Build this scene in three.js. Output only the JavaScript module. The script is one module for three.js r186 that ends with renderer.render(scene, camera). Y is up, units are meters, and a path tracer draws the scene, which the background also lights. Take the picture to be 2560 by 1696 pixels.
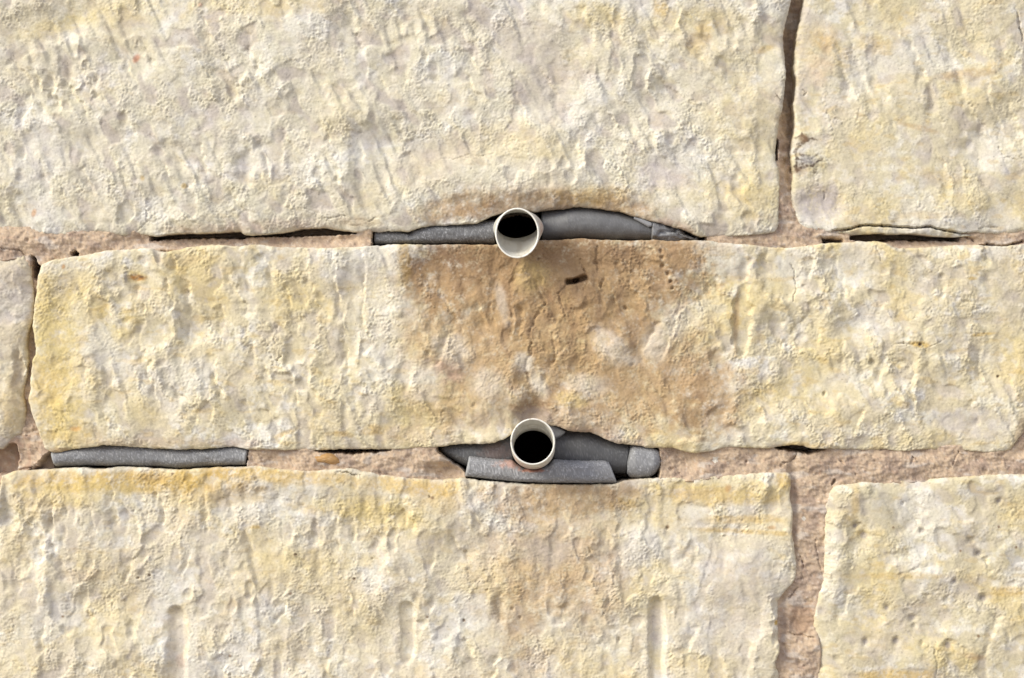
import * as THREE from 'three';

// ---------------------------------------------------------------- camera, sky, sun, exposure
const S = 0.00045;                 // metres per unit of the survey grid (one unit is about half a millimetre)
const GROUND_V = 2880;             // survey grid row of the ground
const CX = 1280, CY = 848, DIST = 2.4;
const X = u => (u - CX) * S, Y = v => (GROUND_V - v) * S;
const scene = new THREE.Scene();
const camera = new THREE.PerspectiveCamera(2 * Math.atan(848 * S / DIST) * 180 / Math.PI, 2560 / 1696, 0.05, 400);
camera.position.set(0, Y(CY), DIST);
camera.lookAt(0, Y(CY), 0);
camera.focus = DIST;
camera.userData.fStop = 4;

const SUN_DIR = new THREE.Vector3(-0.86, 0.56, 0.50).normalize();
function makeSky() {
  const w = 256, h = 128, d = new Float32Array(w * h * 4), dir = new THREE.Vector3();
  for (let j = 0; j < h; j++) for (let i = 0; i < w; i++) {
    const el = ((j + 0.5) / h - 0.5) * Math.PI, az = ((i + 0.5) / w - 0.5) * 2 * Math.PI;
    dir.set(Math.cos(el) * Math.cos(az), Math.sin(el), Math.cos(el) * Math.sin(az));
    const c = Math.max(0, dir.dot(SUN_DIR));
    const g = 1.0 + 1.3 * Math.pow(c, 5);
    const hz = 0.8 + 0.25 * Math.max(0, dir.y);
    const k = (j * w + i) * 4;
    d[k] = 0.345 * g * hz; d[k + 1] = 0.352 * g * hz; d[k + 2] = 0.40 * g * hz; d[k + 3] = 1;
  }
  const t = new THREE.DataTexture(d, w, h, THREE.RGBAFormat, THREE.FloatType);
  t.mapping = THREE.EquirectangularReflectionMapping;
  t.magFilter = t.minFilter = THREE.LinearFilter; t.needsUpdate = true;
  return t;
}
scene.background = makeSky();
scene.environment = scene.background;
const sun = new THREE.DirectionalLight(new THREE.Color(1, 0.93, 0.765), 1.5);
sun.position.copy(SUN_DIR).multiplyScalar(6).add(new THREE.Vector3(0, Y(CY), 0));
sun.target.position.set(0, Y(CY), 0);
sun.castShadow = true; sun.shadow.radius = 55; sun.shadow.mapSize.set(2048, 2048);
Object.assign(sun.shadow.camera, { left: -2, right: 2, top: 2, bottom: -2, near: 0.5, far: 14 });
scene.add(sun, sun.target);

const renderer = new THREE.WebGLRenderer({ antialias: true });
renderer.setSize(1024, 678);
renderer.toneMapping = THREE.LinearToneMapping;
renderer.toneMappingExposure = 2.55;
renderer.shadowMap.enabled = true;

// ---------------------------------------------------------------- noise and small maths
const PERM = new Uint8Array(512);
{ let s = 20417; const p = [...Array(256).keys()];
  for (let i = 255; i > 0; i--) { s = (s * 1103515245 + 12345) & 0x7fffffff; const j = s % (i + 1); [p[i], p[j]] = [p[j], p[i]]; }
  for (let i = 0; i < 512; i++) PERM[i] = p[i & 255]; }
const GX = new Float32Array(256), GY = new Float32Array(256);
for (let i = 0; i < 256; i++) { GX[i] = Math.cos(i * 2.399963); GY[i] = Math.sin(i * 2.399963); }
function n2(x, y) {                                   // gradient noise, about -1..1
  const xf = Math.floor(x), yf = Math.floor(y), xi = xf & 255, yi = yf & 255, dx = x - xf, dy = y - yf;
  const u = dx * dx * dx * (dx * (dx * 6 - 15) + 10), v = dy * dy * dy * (dy * (dy * 6 - 15) + 10);
  const a = PERM[PERM[xi] + yi], b = PERM[PERM[xi + 1] + yi], c = PERM[PERM[xi] + yi + 1], d = PERM[PERM[xi + 1] + yi + 1];
  const p = GX[a] * dx + GY[a] * dy, q = GX[b] * (dx - 1) + GY[b] * dy, r = GX[c] * dx + GY[c] * (dy - 1), t = GX[d] * (dx - 1) + GY[d] * (dy - 1);
  return 1.5 * (p + u * (q - p) + v * (r + u * (t - r) - p - u * (q - p)));
}
function fbm(x, y, o, gain = 0.5) { let s = 0, a = 1, t = 0; for (let i = 0; i < o; i++) { s += a * n2(x, y); t += a; x = x * 2.03 + 17.3; y = y * 2.03 - 9.1; a *= gain; } return s / t * 1.4; }
const ss = (a, b, x) => { const t = Math.min(1, Math.max(0, (x - a) / (b - a))); return t * t * (3 - 2 * t); };
const clamp = (x, a, b) => Math.min(b, Math.max(a, x));
const lerp = (a, b, t) => a + (b - a) * t;
function hash(i, j) { const s = Math.sin(i * 127.1 + j * 311.7) * 43758.5453; return s - Math.floor(s); }
function polyAt(pts, x) {                             // piecewise linear y(x)
  if (x <= pts[0][0]) return pts[0][1];
  for (let i = 1; i < pts.length; i++) if (x <= pts[i][0]) { const t = (x - pts[i - 1][0]) / (pts[i][0] - pts[i - 1][0]); return lerp(pts[i - 1][1], pts[i][1], t); }
  return pts[pts.length - 1][1];
}
function segDist(px, py, ax, ay, bx, by) { const dx = bx - ax, dy = by - ay, t = clamp(((px - ax) * dx + (py - ay) * dy) / (dx * dx + dy * dy + 1e-9), 0, 1), x = px - ax - t * dx, y = py - ay - t * dy; return [Math.sqrt(x * x + y * y), t, dx, dy, x, y]; }
const pairs = s => s.trim().split(/\s+/).map(p => p.split(',').map(Number));

// ---------------------------------------------------------------- buckets of hand-placed features
const CELL = 64;
class Bucket {
  constructor() { this.m = new Map(); }
  add(f, x0, y0, x1, y1) { for (let j = Math.floor(y0 / CELL); j <= Math.floor(y1 / CELL); j++) for (let i = Math.floor(x0 / CELL); i <= Math.floor(x1 / CELL); i++) { const k = i * 4096 + j; if (!this.m.has(k)) this.m.set(k, []); this.m.get(k).push(f); } }
  at(u, v) { return this.m.get(Math.floor(u / CELL) * 4096 + Math.floor(v / CELL)); }
}
const relief = new Bucket(), stains = new Bucket();
// chisel stroke: shallow on one side, a steep wall on the right of its direction
const stroke = (x0, y0, x1, y1, w, d, steep = 0.55) => relief.add({ k: 0, x0, y0, x1, y1, w, d, steep }, Math.min(x0, x1) - w, Math.min(y0, y1) - w, Math.max(x0, x1) + w, Math.max(y0, y1) + w);
const strokes = (s, w, d, steep) => { for (const l of s.trim().split('\n')) { const a = l.trim().split(/[ ,]+/).map(Number); stroke(a[0], a[1], a[2], a[3], a[4] || w, a[5] || d, steep); } };
// round hole or knob
const pit = (x, y, r, d) => relief.add({ k: 1, x, y, r, d }, x - r, y - r, x + r, y + r);
// smooth hollow or swelling; flat 0..1 says how far it wipes out the roughness
const dent = (x, y, rx, ry, rot, d, flat = 0, edge = 1) => { const R = Math.max(rx, ry) * 1.3; relief.add({ k: 2, x, y, rx, ry, c: Math.cos(rot), s: Math.sin(rot), d, flat, edge }, x - R, y - R, x + R, y + R); };
// open crack along a line
const crack = (s, w, d) => { const p = pairs(s); for (let i = 1; i < p.length; i++) relief.add({ k: 3, x0: p[i - 1][0], y0: p[i - 1][1], x1: p[i][0], y1: p[i][1], w, d }, Math.min(p[i - 1][0], p[i][0]) - w - 4, Math.min(p[i - 1][1], p[i][1]) - w - 4, Math.max(p[i - 1][0], p[i][0]) + w + 4, Math.max(p[i - 1][1], p[i][1]) + w + 4); };
// stain in the stone: an ellipse with a ragged, grainy border
const stain = (x, y, rx, ry, rot, col, a, soft = 0.8) => { const R = Math.max(rx, ry) * 1.7; stains.add({ x, y, rx, ry, c: Math.cos(rot), s: Math.sin(rot), col, a, soft }, x - R, y - R, x + R, y + R); };
const lineStain = (s, w, col, a) => { const p = pairs(s); for (let i = 1; i < p.length; i++) stains.add({ line: 1, x0: p[i - 1][0], y0: p[i - 1][1], x1: p[i][0], y1: p[i][1], w, col, a }, Math.min(p[i - 1][0], p[i][0]) - w * 2, Math.min(p[i - 1][1], p[i][1]) - w * 2, Math.max(p[i - 1][0], p[i][0]) + w * 2, Math.max(p[i - 1][1], p[i][1]) + w * 2); };

const PALE = [0.67, 0.64, 0.56], MAUVE = [0.47, 0.42, 0.37], CREAM = [0.58, 0.52, 0.385], YELLOW = [0.58, 0.465, 0.205], OCHRE = [0.51, 0.34, 0.085], TAN = [0.405, 0.275, 0.145], BROWN = [0.20, 0.122, 0.07], DARK = [0.10, 0.068, 0.045], RUST = [0.36, 0.16, 0.04], RED = [0.55, 0.22, 0.12], SLATE = [0.36, 0.345, 0.345], PINK = [0.50, 0.37, 0.29];

// ================= features of the stone faces (survey units)
// -- large stone, upper left
strokes(`24,155 60,200
48,190 112,285
75,185 108,270
112,190 140,285
118,190 145,300
182,165 250,262
212,165 268,290
160,215 215,300
215,175 240,250
290,140 335,215
340,110 355,135
370,150 402,190
300,280 330,345
40,350 55,400
70,230 45,320
360,340 470,430
480,360 530,470
580,350 655,475 26 2.6
700,330 735,420
640,350 665,450
490,40 520,110
600,60 640,190
610,120 690,215
540,170 605,230
855,10 890,140 22 2.6
1050,120 1060,170
1165,120 1185,190
930,180 960,230
1155,200 1210,260
395,410 430,470
440,460 500,520
100,410 115,500
190,420 230,490
260,380 330,480
560,480 600,540
790,300 830,380
720,450 700,520
880,330 900,420 20 2.4
1010,380 1045,470 24 2.6
1280,230 1300,300
1340,170 1420,300
1590,60 1640,130
1600,120 1680,190
1640,200 1690,250`, 17, 2.0);
strokes(`1440,20 1480,120
1500,30 1530,100
1700,40 1760,110
1720,120 1790,220
1480,280 1540,330
1560,300 1600,390
1430,330 1440,400`, 20, 1.6);
dent(215, 350, 62, 48, 0.3, -2.4, 0.9); dent(630, 300, 60, 40, 0, -1.6, 0.8); dent(350, 150, 40, 55, -0.3, -2.0, 0.8);
dent(612, 425, 26, 60, -0.45, -2.4, 0.9); dent(430, 390, 55, 40, 0.6, -1.6, 0.8); dent(930, 360, 80, 60, 0, -2.2, 0.9);
dent(1090, 400, 120, 55, -0.2, -2.6, 0.85); dent(1010, 130, 50, 45, 0, -2, 0.85); dent(870, 90, 30, 70, -0.2, -2.6, 0.9);
dent(1320, 130, 120, 80, 0.4, -4.0, 0.75); dent(1370, 230, 90, 110, 0.2, -3.5, 0.7); dent(1240, 240, 60, 50, 0, 1.8, 0.2);
dent(1490, 100, 60, 120, -0.3, 3.2, 0.15); dent(1400, 340, 220, 80, 0, 4.5, 0.0); dent(1300, 420, 260, 60, 0, 3.5, 0);
dent(1350, 520, 320, 42, 0, -5.5, 0.2); dent(1640, 420, 60, 45, 0.2, -1.8, 0.7); dent(1840, 220, 90, 90, 0, -2.2, 0.5);
dent(1920, 250, 40, 330, 0, -3.0, 0.85); dent(310, 530, 22, 32, 0.2, -2, 0.9, 0.35); dent(500, 60, 90, 50, 0, 2, 0);
dent(130, 60, 130, 60, -0.2, -2.5, 0.5); dent(700, 380, 40, 60, 0, 1.6, 0); dent(840, 290, 60, 40, 0, 2.4, 0); dent(1790, 300, 70, 60, 0, 1.6, 0);
crack('1105,395 1140,400 1170,385 1210,392 1235,378', 1.6, 1.2); crack('1120,404 1150,396 1200,398', 1.2, 1); crack('330,505 362,530 368,550 340,575', 2.2, 1.5);
crack('720,505 760,520 800,538', 2, 1.4); crack('818,546 860,543 905,552 960,549', 1.6, 1.8); crack('860,560 910,566', 1.4, 1.2);
// -- stone at the upper right
strokes(`2340,60 2460,380
2260,80 2350,330
2120,100 2180,290
2060,120 2120,230
2180,190 2235,320
2290,170 2345,290
2380,180 2480,400
2430,170 2540,420
2500,240 2560,390
2400,330 2470,470
2160,270 2180,300
2330,380 2370,500
2090,160 2130,260
2480,90 2520,170`, 19, 1.7);
dent(2055, 520, 70, 60, 0, -3.6, 0.95); dent(2100, 510, 16, 45, 0.2, -1.6, 0.3); dent(2030, 250, 30, 120, 0, -1.5, 0.85);
dent(2270, 300, 90, 60, 0.5, -1.8, 0.6); dent(2440, 350, 60, 120, -0.35, -2, 0.7); dent(2070, 170, 60, 70, 0, 1.5, 0.5); dent(2200, 450, 120, 60, 0, 1.5, 0.1);
crack('2087,579 2106,576 2125,572 2147,565 2175,563 2208,565 2227,566 2255,570 2284,570 2315,568 2341,573 2364,577 2390,581 2421,584 2461,583', 2.6, 9);
crack('2255,566 2284,571', 1.6, 3); crack('2448,569 2500,569', 1.4, 2); crack('2010,222 2014,232 2010,240', 1.6, 2); crack('2540,20 2550,70 2560,100', 2, 3);
crack('2495,368 2515,390 2545,405', 2, 2); crack('2060,478 2058,496', 2, 2); crack('2092,495 2100,510 2096,530', 2.4, 2);
// -- stone at the left edge
strokes(`10,690 40,740
20,780 60,830
30,870 45,960`, 16, 1.8);
dent(20, 700, 50, 60, 0, 1.5, 0); dent(40, 930, 14, 70, 0, -3, 0.6);
// -- wide middle stone
strokes(`250,770 290,850
260,690 300,700
330,700 345,790 18 3
345,790 340,880
350,880 385,1020 18 3
420,640 470,760 18 3.2
470,760 455,870
540,760 560,880
560,690 620,800
600,820 665,960 18 2.8
520,880 540,980
640,640 700,740
420,960 500,1080 18 2.6
520,930 560,1020
700,720 740,830
400,700 420,760
650,1020 700,1110
720,960 750,1040
600,1000 640,1080
760,620 770,740
470,1030 530,1070
820,640 880,1000 14 2
900,620 900,840 14 2
760,700 800,800`, 17, 2.3);
strokes(`1745,680 1770,745
1775,690 1790,760
1870,640 1850,700
1900,630 1915,700
2080,630 2105,760
2020,640 2010,700
1930,780 1945,870 24 2.4
2040,790 2030,880
2210,880 2180,960
2270,900 2275,1020 14 1.8
2250,900 2275,930 10 1.5
2245,935 2275,960 10 1.5
2245,960 2272,990 10 1.5
2450,640 2465,720
2440,850 2440,960
2340,690 2350,760
1870,1000 1900,1060
1990,990 2020,1050
2100,860 2090,930
2150,1020 2120,1080
2420,1000 2440,1070
1990,850 2050,760
2300,640 2310,700`, 20, 2.2);
crack('690,845 698,890 690,905 735,955', 3, 2); dent(735, 880, 40, 45, 0.3, -2.4, 0.85); dent(700, 880, 10, 70, -0.3, 2, 0);
dent(210, 950, 60, 150, 0.05, 2.5, 0.1); dent(130, 1050, 60, 70, 0, -3, 0.3); dent(150, 860, 70, 220, 0, -2.6, 0.3);
dent(380, 830, 40, 55, 0, -2.2, 0.85); dent(330, 720, 40, 35, 0, -2, 0.8); dent(360, 1060, 90, 45, 0, -2.6, 0.6); dent(480, 830, 24, 50, 0, -2, 0.8);
pit(375, 908, 11, 3); pit(470, 730, 12, 3); pit(545, 985, 10, 2.4); pit(690, 820, 9, 2);
dent(990, 780, 26, 16, 0.3, 2, 0); dent(840, 800, 20, 200, 0, 1.5, 0.3); dent(880, 800, 22, 190, 0, -1.8, 0.7);
// centre, under the pipe
dent(1120, 660, 120, 55, 0, -2.6, 0.7); dent(1300, 640, 40, 35, 0, 3, 0); dent(1240, 720, 22, 90, 0, -3.2, 0.3); dent(1300, 700, 24, 70, 0.2, 2.6, 0);
crack('1295,660 1285,700 1278,745 1282,790 1276,840', 7, 1.8); crack('1332,690 1350,720 1358,760 1340,790 1330,830 1332,860 1322,885 1318,905 1322,930 1320,975', 5, 2.0);
crack('1380,832 1386,880 1388,905', 5, 1.6); crack('1450,650 1466,680 1470,700 1460,720', 4, 3); crack('1500,620 1490,660 1510,700 1505,720', 4, 2.6); crack('1420,700 1400,735 1412,790', 3, 2.2);
strokes(`1345,690 1365,760
1405,720 1425,800
1480,640 1540,800 16 2.6
1540,650 1590,760 16 2.4
1590,640 1650,720 14 2
1300,770 1290,860
1180,760 1240,890
1215,760 1230,830
1100,740 1150,850
1130,820 1060,930
1560,840 1610,920 26 3
1640,800 1600,880
1700,760 1640,900
1400,860 1350,960`, 15, 2.2);
dent(1520, 860, 70, 50, 0.7, 3, 0); dent(1570, 780, 50, 60, -0.4, -2.6, 0.5); dent(1620, 830, 40, 50, 0, -3.4, 0.6);
dent(1330, 1020, 100, 45, -0.75, -7, 0.8); dent(1240, 1050, 90, 40, -0.55, -3, 0.75); dent(1370, 990, 18, 60, -0.55, 3, 0.1); dent(1420, 1050, 30, 50, -0.6, 3.5, 0);
dent(1330, 1050, 46, 60, 0, -8, 0.7); dent(1500, 1040, 120, 60, 0.3, 2.5, 0); dent(1040, 1050, 90, 45, 0.2, -3, 0.3); dent(1120, 940, 90, 60, 0, -2, 0.2);
dent(1290, 930, 30, 40, 0, 3, 0); dent(1180, 1030, 60, 50, 0, 2.5, 0); pit(1185, 1015, 9, 2.5); pit(1070, 885, 10, 2.6); pit(1580, 915, 8, 2);
for (const [x, y, r] of [[1650, 628, 6], [1655, 645, 9], [1658, 666, 8], [1668, 686, 8], [1676, 705, 6], [1682, 722, 5], [1345, 648, 5], [1565, 770, 7]]) pit(x, y, r * 1.1, 4);
crack('1420,704 1440,699 1462,695', 8, 16);
pit(1428, 702, 9, 8);
// right half of the middle stone
dent(1830, 680, 70, 55, 0, -2.6, 0.7); dent(1950, 680, 55, 75, -0.3, -3.2, 0.85, 0.5); dent(1855, 800, 26, 90, 0.05, -4.2, 0.9, 0.45); dent(1890, 800, 22, 80, 0.1, 2, 0);
dent(2130, 640, 60, 110, 0, -2.2, 0.8); dent(2180, 740, 70, 60, 0, 1.6, 0.2); dent(2120, 830, 60, 40, -0.3, -2.8, 0.7); dent(2060, 800, 50, 60, 0.4, 2, 0);
dent(2050, 960, 120, 70, 0.2, -3, 0.7); dent(2210, 960, 50, 80, 0, 2.4, 0); dent(2440, 1060, 110, 45, 0.15, -2.2, 0.9); dent(2360, 850, 80, 50, 0, -1.6, 0.6); dent(2500, 860, 80, 120, 0, -2, 0.6);
dent(2350, 1000, 70, 90, 0, -1.8, 0.5); dent(1960, 1080, 60, 40, 0, -2, 0.4); dent(2500, 700, 60, 70, 0, -1.6, 0.6);
pit(2178, 908, 11, 4.5); pit(2062, 985, 8, 4); pit(2355, 690, 10, 2.5); pit(2299, 862, 6, 3); pit(2498, 942, 5, 2.5); pit(2465, 834, 3, 2); pit(2010, 716, 6, 2.5);
crack('2230,870 2260,856 2290,858 2330,866 2360,850', 1.8, 1.6); crack('2028,868 2036,880 2040,892', 2, 2); crack('1975,660 1990,690 1996,720 1988,755', 2, 2); crack('2190,618 2200,640 2200,655', 2, 1.6);
// -- wide lower stone
strokes(`60,1300 100,1380 16 3
80,1290 105,1360 16 3
115,1250 130,1390 16 3.4
110,1330 80,1420
160,1260 150,1360
210,1260 230,1340
270,1230 285,1330
300,1260 340,1340
385,1230 400,1330 16 2.8
440,1240 440,1330
500,1210 515,1340 12 2.4
560,1240 570,1300
60,1400 30,1480
230,1390 190,1450
330,1390 300,1450
140,1400 170,1460
770,1300 790,1370 18 3
830,1290 840,1380 18 2.4
870,1300 880,1360
680,1250 770,1280
600,1330 640,1400
470,1380 440,1440
920,1350 960,1440
1120,1350 1180,1420
1000,1280 1030,1340
1250,1480 1230,1560
1290,1400 1310,1480
1500,1320 1560,1450 18 2.2
1600,1260 1640,1340
1640,1340 1680,1420
1150,1600 1190,1690 22 3
1240,1640 1210,1700
700,1500 680,1560
860,1480 880,1560
300,1520 330,1600
200,1480 220,1560
100,1560 90,1640
560,1560 540,1620
1740,1560 1700,1640
1780,1320 1840,1400`, 18, 2.1);
// drill and saw grooves running down the lower stone
relief.add({ k: 4, x0: 438, y0: 1545, x1: 440, y1: 1790, w: 34, d: 7.5, left: 0.1, peak: 0.5 }, 385, 1495, 490, 1800);
relief.add({ k: 4, x0: 1014, y0: 1528, x1: 1012, y1: 1640, w: 28, d: 4.2, left: 0.3, peak: 0.55 }, 985, 1500, 1040, 1670);
relief.add({ k: 4, x0: 1641, y0: 1515, x1: 1643, y1: 1790, w: 26, d: 5.5, left: -0.3, peak: 0.45 }, 1605, 1480, 1680, 1800);
dent(980, 1570, 40, 80, 0.1, -2.4, 0.6); dent(650, 1360, 70, 45, 0, -2.4, 0.8); dent(590, 1250, 70, 25, 0, -2, 0.8); dent(470, 1440, 60, 40, 0, -2, 0.7);
dent(1110, 1360, 50, 50, 0.3, -2.4, 0.85); dent(1160, 1390, 50, 25, -0.6, -2, 0.8); dent(1370, 1390, 80, 60, 0, -3, 0.5); dent(1350, 1290, 60, 30, 0, -2, 0.6);
dent(1860, 1430, 110, 110, 0, 3, 0.85); dent(1800, 1560, 130, 90, 0, -2, 0.7); dent(1600, 1360, 50, 50, 0, 4, 0); dent(1740, 1290, 46, 34, 0.3, -1.5, 0.9, 0.4); dent(720, 1460, 80, 50, 0, 2, 0);
dent(15, 1270, 26, 80, 0, -9, 0.9); dent(1560, 1640, 60, 60, 0, -2, 0.7); dent(1650, 1490, 60, 14, 0, 1.5, 0.2); dent(800, 1220, 160, 30, 0.05, 2, 0.2); dent(1250, 1520, 20, 60, 0.1, -3, 0);
for (const [x, y, r] of [[1280, 1522, 7], [1300, 1546, 6], [1220, 1476, 6], [1548, 1602, 10], [1668, 1320, 6], [345, 1445, 4], [372, 1438, 4], [933, 1397, 4], [885, 1448, 5], [738, 1387, 4], [1075, 1245, 5], [1508, 1534, 4], [1158, 1552, 4]]) pit(x, y, r, 2.6);
crack('845,1180 880,1183 900,1186', 2, 3); crack('10,1445 50,1446', 1.6, 1.4); crack('388,1408 405,1392', 1.6, 1.4);
// -- stone at the lower right
dent(2230, 1270, 80, 70, 0.5, -2.6, 0.85, 0.5); dent(2270, 1310, 50, 60, -0.5, -2.2, 0.8); dent(2145, 1330, 34, 60, -0.5, -4, 0.6); dent(2100, 1390, 30, 140, 0.1, 3, 0.1);
dent(2440, 1390, 60, 70, -0.5, -2.6, 0.7); dent(2510, 1350, 60, 90, 0, 1.6, 0.4); dent(2330, 1430, 90, 60, -0.6, 2, 0.2); dent(2420, 1580, 90, 90, 0.3, 3.5, 0.3); dent(2320, 1560, 70, 60, 0, -2.4, 0.5);
dent(2160, 1560, 60, 90, 0, -2.4, 0.5); dent(2240, 1480, 60, 60, -0.6, 1.5, 0.2); dent(2520, 1660, 80, 60, 0, -2.5, 0.6); dent(2290, 1660, 60, 60, 0, 2, 0.3);
for (const [x, y, r, d] of [[2140, 1316, 10, 5], [2162, 1340, 13, 5], [2307, 1328, 9, 4], [2260, 1262, 6, 3], [2500, 1253, 9, 4], [2430, 1352, 9, 4], [2449, 1384, 10, 4], [2465, 1400, 8, 3], [2386, 1453, 9, 4], [2458, 1497, 13, 5], [2368, 1500, 8, 3], [2283, 1546, 11, 5], [2290, 1565, 8, 4], [2218, 1521, 8, 3], [2240, 1603, 11, 5], [2165, 1605, 10, 4], [2304, 1607, 6, 3], [2371, 1614, 12, 5], [2095, 1650, 9, 3], [2320, 1490, 6, 3]]) pit(x, y, r * 1.5, d * 0.75);
crack('2338,1620 2342,1700', 3, 1.6); crack('2120,1290 2150,1310 2165,1335', 6, 1.6); crack('2255,1250 2290,1300 2310,1336', 5, 1.2); crack('2425,1345 2450,1385 2470,1410 2480,1430', 6, 1.6); crack('2500,1255 2530,1300 2535,1330', 6, 1.2); crack('2460,1500 2500,1560 2520,1600', 7, 1.4);
strokes(`2490,1530 2450,1650
2340,1600 2420,1640
2250,1450 2330,1420
2110,1480 2090,1560
2210,1400 2290,1390`, 20, 2);

// ================= stains and tints in the stone (matter with ragged borders)
const st = stain;
st(1385, 695, 390, 110, 0, TAN, 0.92, 0.35); st(1410, 880, 350, 170, 0.2, TAN, 0.42, 0.6); st(1240, 1010, 230, 80, 0, TAN, 0.3, 0.7); st(1130, 655, 150, 70, 0, BROWN, 0.85); st(1420, 670, 280, 85, 0, BROWN, 0.65); st(1690, 640, 95, 64, 0, BROWN, 0.6); st(1300, 780, 90, 60, 0, BROWN, 0.4); st(1500, 800, 60, 80, -0.4, BROWN, 0.35); st(1070, 780, 60, 70, 0, BROWN, 0.3); st(1330, 860, 330, 150, 0, TAN, 0.5); st(1640, 920, 200, 170, 0.3, TAN, 0.45); st(1100, 700, 90, 50, 0, TAN, 0.5); st(1400, 668, 230, 82, 0.05, TAN, 0.9); st(1320, 640, 130, 50, 0, BROWN, 0.5); st(1480, 640, 150, 55, 0, BROWN, 0.55);
st(1680, 632, 95, 52, 0, TAN, 0.85); st(1640, 622, 110, 26, 0, BROWN, 0.35); st(1330, 790, 210, 120, 0, TAN, 0.7); st(1240, 880, 190, 130, 0, TAN, 0.45); st(1520, 760, 180, 110, 0.5, TAN, 0.6);
st(1600, 940, 220, 130, 0.4, TAN, 0.6); st(1760, 1000, 100, 110, 0, TAN, 0.7); st(1740, 1040, 70, 60, 0, BROWN, 0.35); st(1450, 1040, 160, 70, 0.2, TAN, 0.6); st(1130, 1000, 140, 90, 0, TAN, 0.35);
st(1060, 850, 80, 130, 0, TAN, 0.35); st(1340, 1040, 70, 50, 0, BROWN, 0.5); st(1370, 720, 60, 40, 0.3, BROWN, 0.45); st(1460, 720, 40, 60, 0, BROWN, 0.5); st(1270, 740, 26, 90, 0, BROWN, 0.4); st(1420, 900, 110, 60, 0, TAN, 0.45);
st(1120, 925, 50, 40, 0.4, [0.42, 0.29, 0.24], 0.5); st(1010, 650, 18, 70, 0, OCHRE, 0.35); st(1330, 690, 50, 50, 0.4, YELLOW, 0.4); st(1030, 1090, 120, 26, 0, PINK, 0.3); st(1500, 1100, 150, 24, 0.15, PINK, 0.4);
for (const [x, y, ry, a] of [[1045, 720, 90, 0.4], [1085, 740, 70, 0.4], [1150, 760, 110, 0.45], [1205, 740, 80, 0.4], [1262, 800, 120, 0.5], [1325, 840, 130, 0.5], [1372, 790, 90, 0.5], [1430, 800, 110, 0.45], [1495, 760, 90, 0.5], [1545, 730, 80, 0.45], [1585, 860, 110, 0.35], [1640, 760, 100, 0.4], [1690, 740, 90, 0.4], [1735, 700, 60, 0.4], [1300, 930, 60, 0.35], [1760, 930, 120, 0.35]]) st(x, y, 17, ry, 0.05 * Math.sin(x), BROWN, a, 1.2); st(1345, 1010, 70, 50, -0.5, BROWN, 0.5); st(1335, 1045, 60, 30, 0, SLATE, 0.35);
st(1345, 960, 22, 46, -0.4, PALE, 0.6); st(1530, 870, 70, 40, 0.7, PALE, 0.55); st(950, 800, 60, 200, 0, PALE, 0.55); st(1130, 870, 60, 40, 0.5, PALE, 0.5); st(1220, 960, 50, 40, 0, PALE, 0.45); st(1470, 960, 60, 30, 0.2, PALE, 0.4); st(1640, 860, 40, 60, 0.6, PALE, 0.5); st(1430, 1000, 50, 24, 0, YELLOW, 0.5); st(1060, 960, 50, 60, 0, PALE, 0.4); st(1690, 800, 40, 50, 0.4, PALE, 0.4); st(880, 720, 60, 110, 0, PALE, 0.4); st(1310, 905, 26, 30, 0, PALE, 0.6); st(1255, 760, 16, 60, -0.2, PALE, 0.35);
st(1400, 505, 290, 40, 0, TAN, 0.3); st(1180, 532, 90, 24, -0.15, BROWN, 0.75); st(1130, 520, 110, 36, -0.2, TAN, 0.7); st(1340, 505, 150, 30, 0, BROWN, 0.6); st(1330, 480, 200, 34, 0, TAN, 0.3); st(1560, 520, 110, 30, 0.25, TAN, 0.7); st(1480, 490, 110, 26, 0, OCHRE, 0.35); st(1680, 565, 70, 16, 0.2, PINK, 0.6);
st(1300, 380, 220, 80, 0, YELLOW, 0.3); st(1350, 430, 200, 40, 0, PALE, 0.5); st(1650, 440, 60, 40, 0.3, [0.52, 0.47, 0.45], 0.7); st(1320, 100, 120, 70, 0.4, MAUVE, 0.55); st(1370, 230, 80, 100, 0.2, MAUVE, 0.6); st(1090, 400, 120, 60, -0.2, [0.5, 0.44, 0.355], 0.6);
st(650, 10, 220, 36, 0, YELLOW, 0.4); st(300, 20, 200, 50, 0, YELLOW, 0.35); st(70, 60, 130, 60, 0, [0.47, 0.415, 0.30], 0.7); st(150, 60, 120, 22, -0.3, YELLOW, 0.4); st(1500, 40, 90, 40, 0, YELLOW, 0.5); st(1650, 20, 26, 30, 0, OCHRE, 0.6);
st(1760, 50, 120, 40, 0, YELLOW, 0.45); st(1750, 100, 30, 60, 0.5, OCHRE, 0.35); st(1860, 330, 110, 200, 0, YELLOW, 0.35); st(1900, 500, 80, 80, 0, YELLOW, 0.35); st(1910, 124, 26, 10, -0.3, OCHRE, 0.4); st(1800, 480, 120, 40, 0, YELLOW, 0.3);
st(700, 560, 130, 18, 0, PINK, 0.35); st(900, 555, 60, 16, 0, TAN, 0.4); st(540, 572, 130, 14, 0, PINK, 0.35);
st(340, 146, 9, 14, 0.5, RED, 0.7); st(82, 533, 7, 12, 0.3, [0.6, 0.32, 0.14], 0.6); st(460, 465, 8, 8, 0, OCHRE, 0.6); st(356, 446, 7, 8, 0, OCHRE, 0.5); st(500, 12, 6, 6, 0, RED, 0.4);
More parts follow.
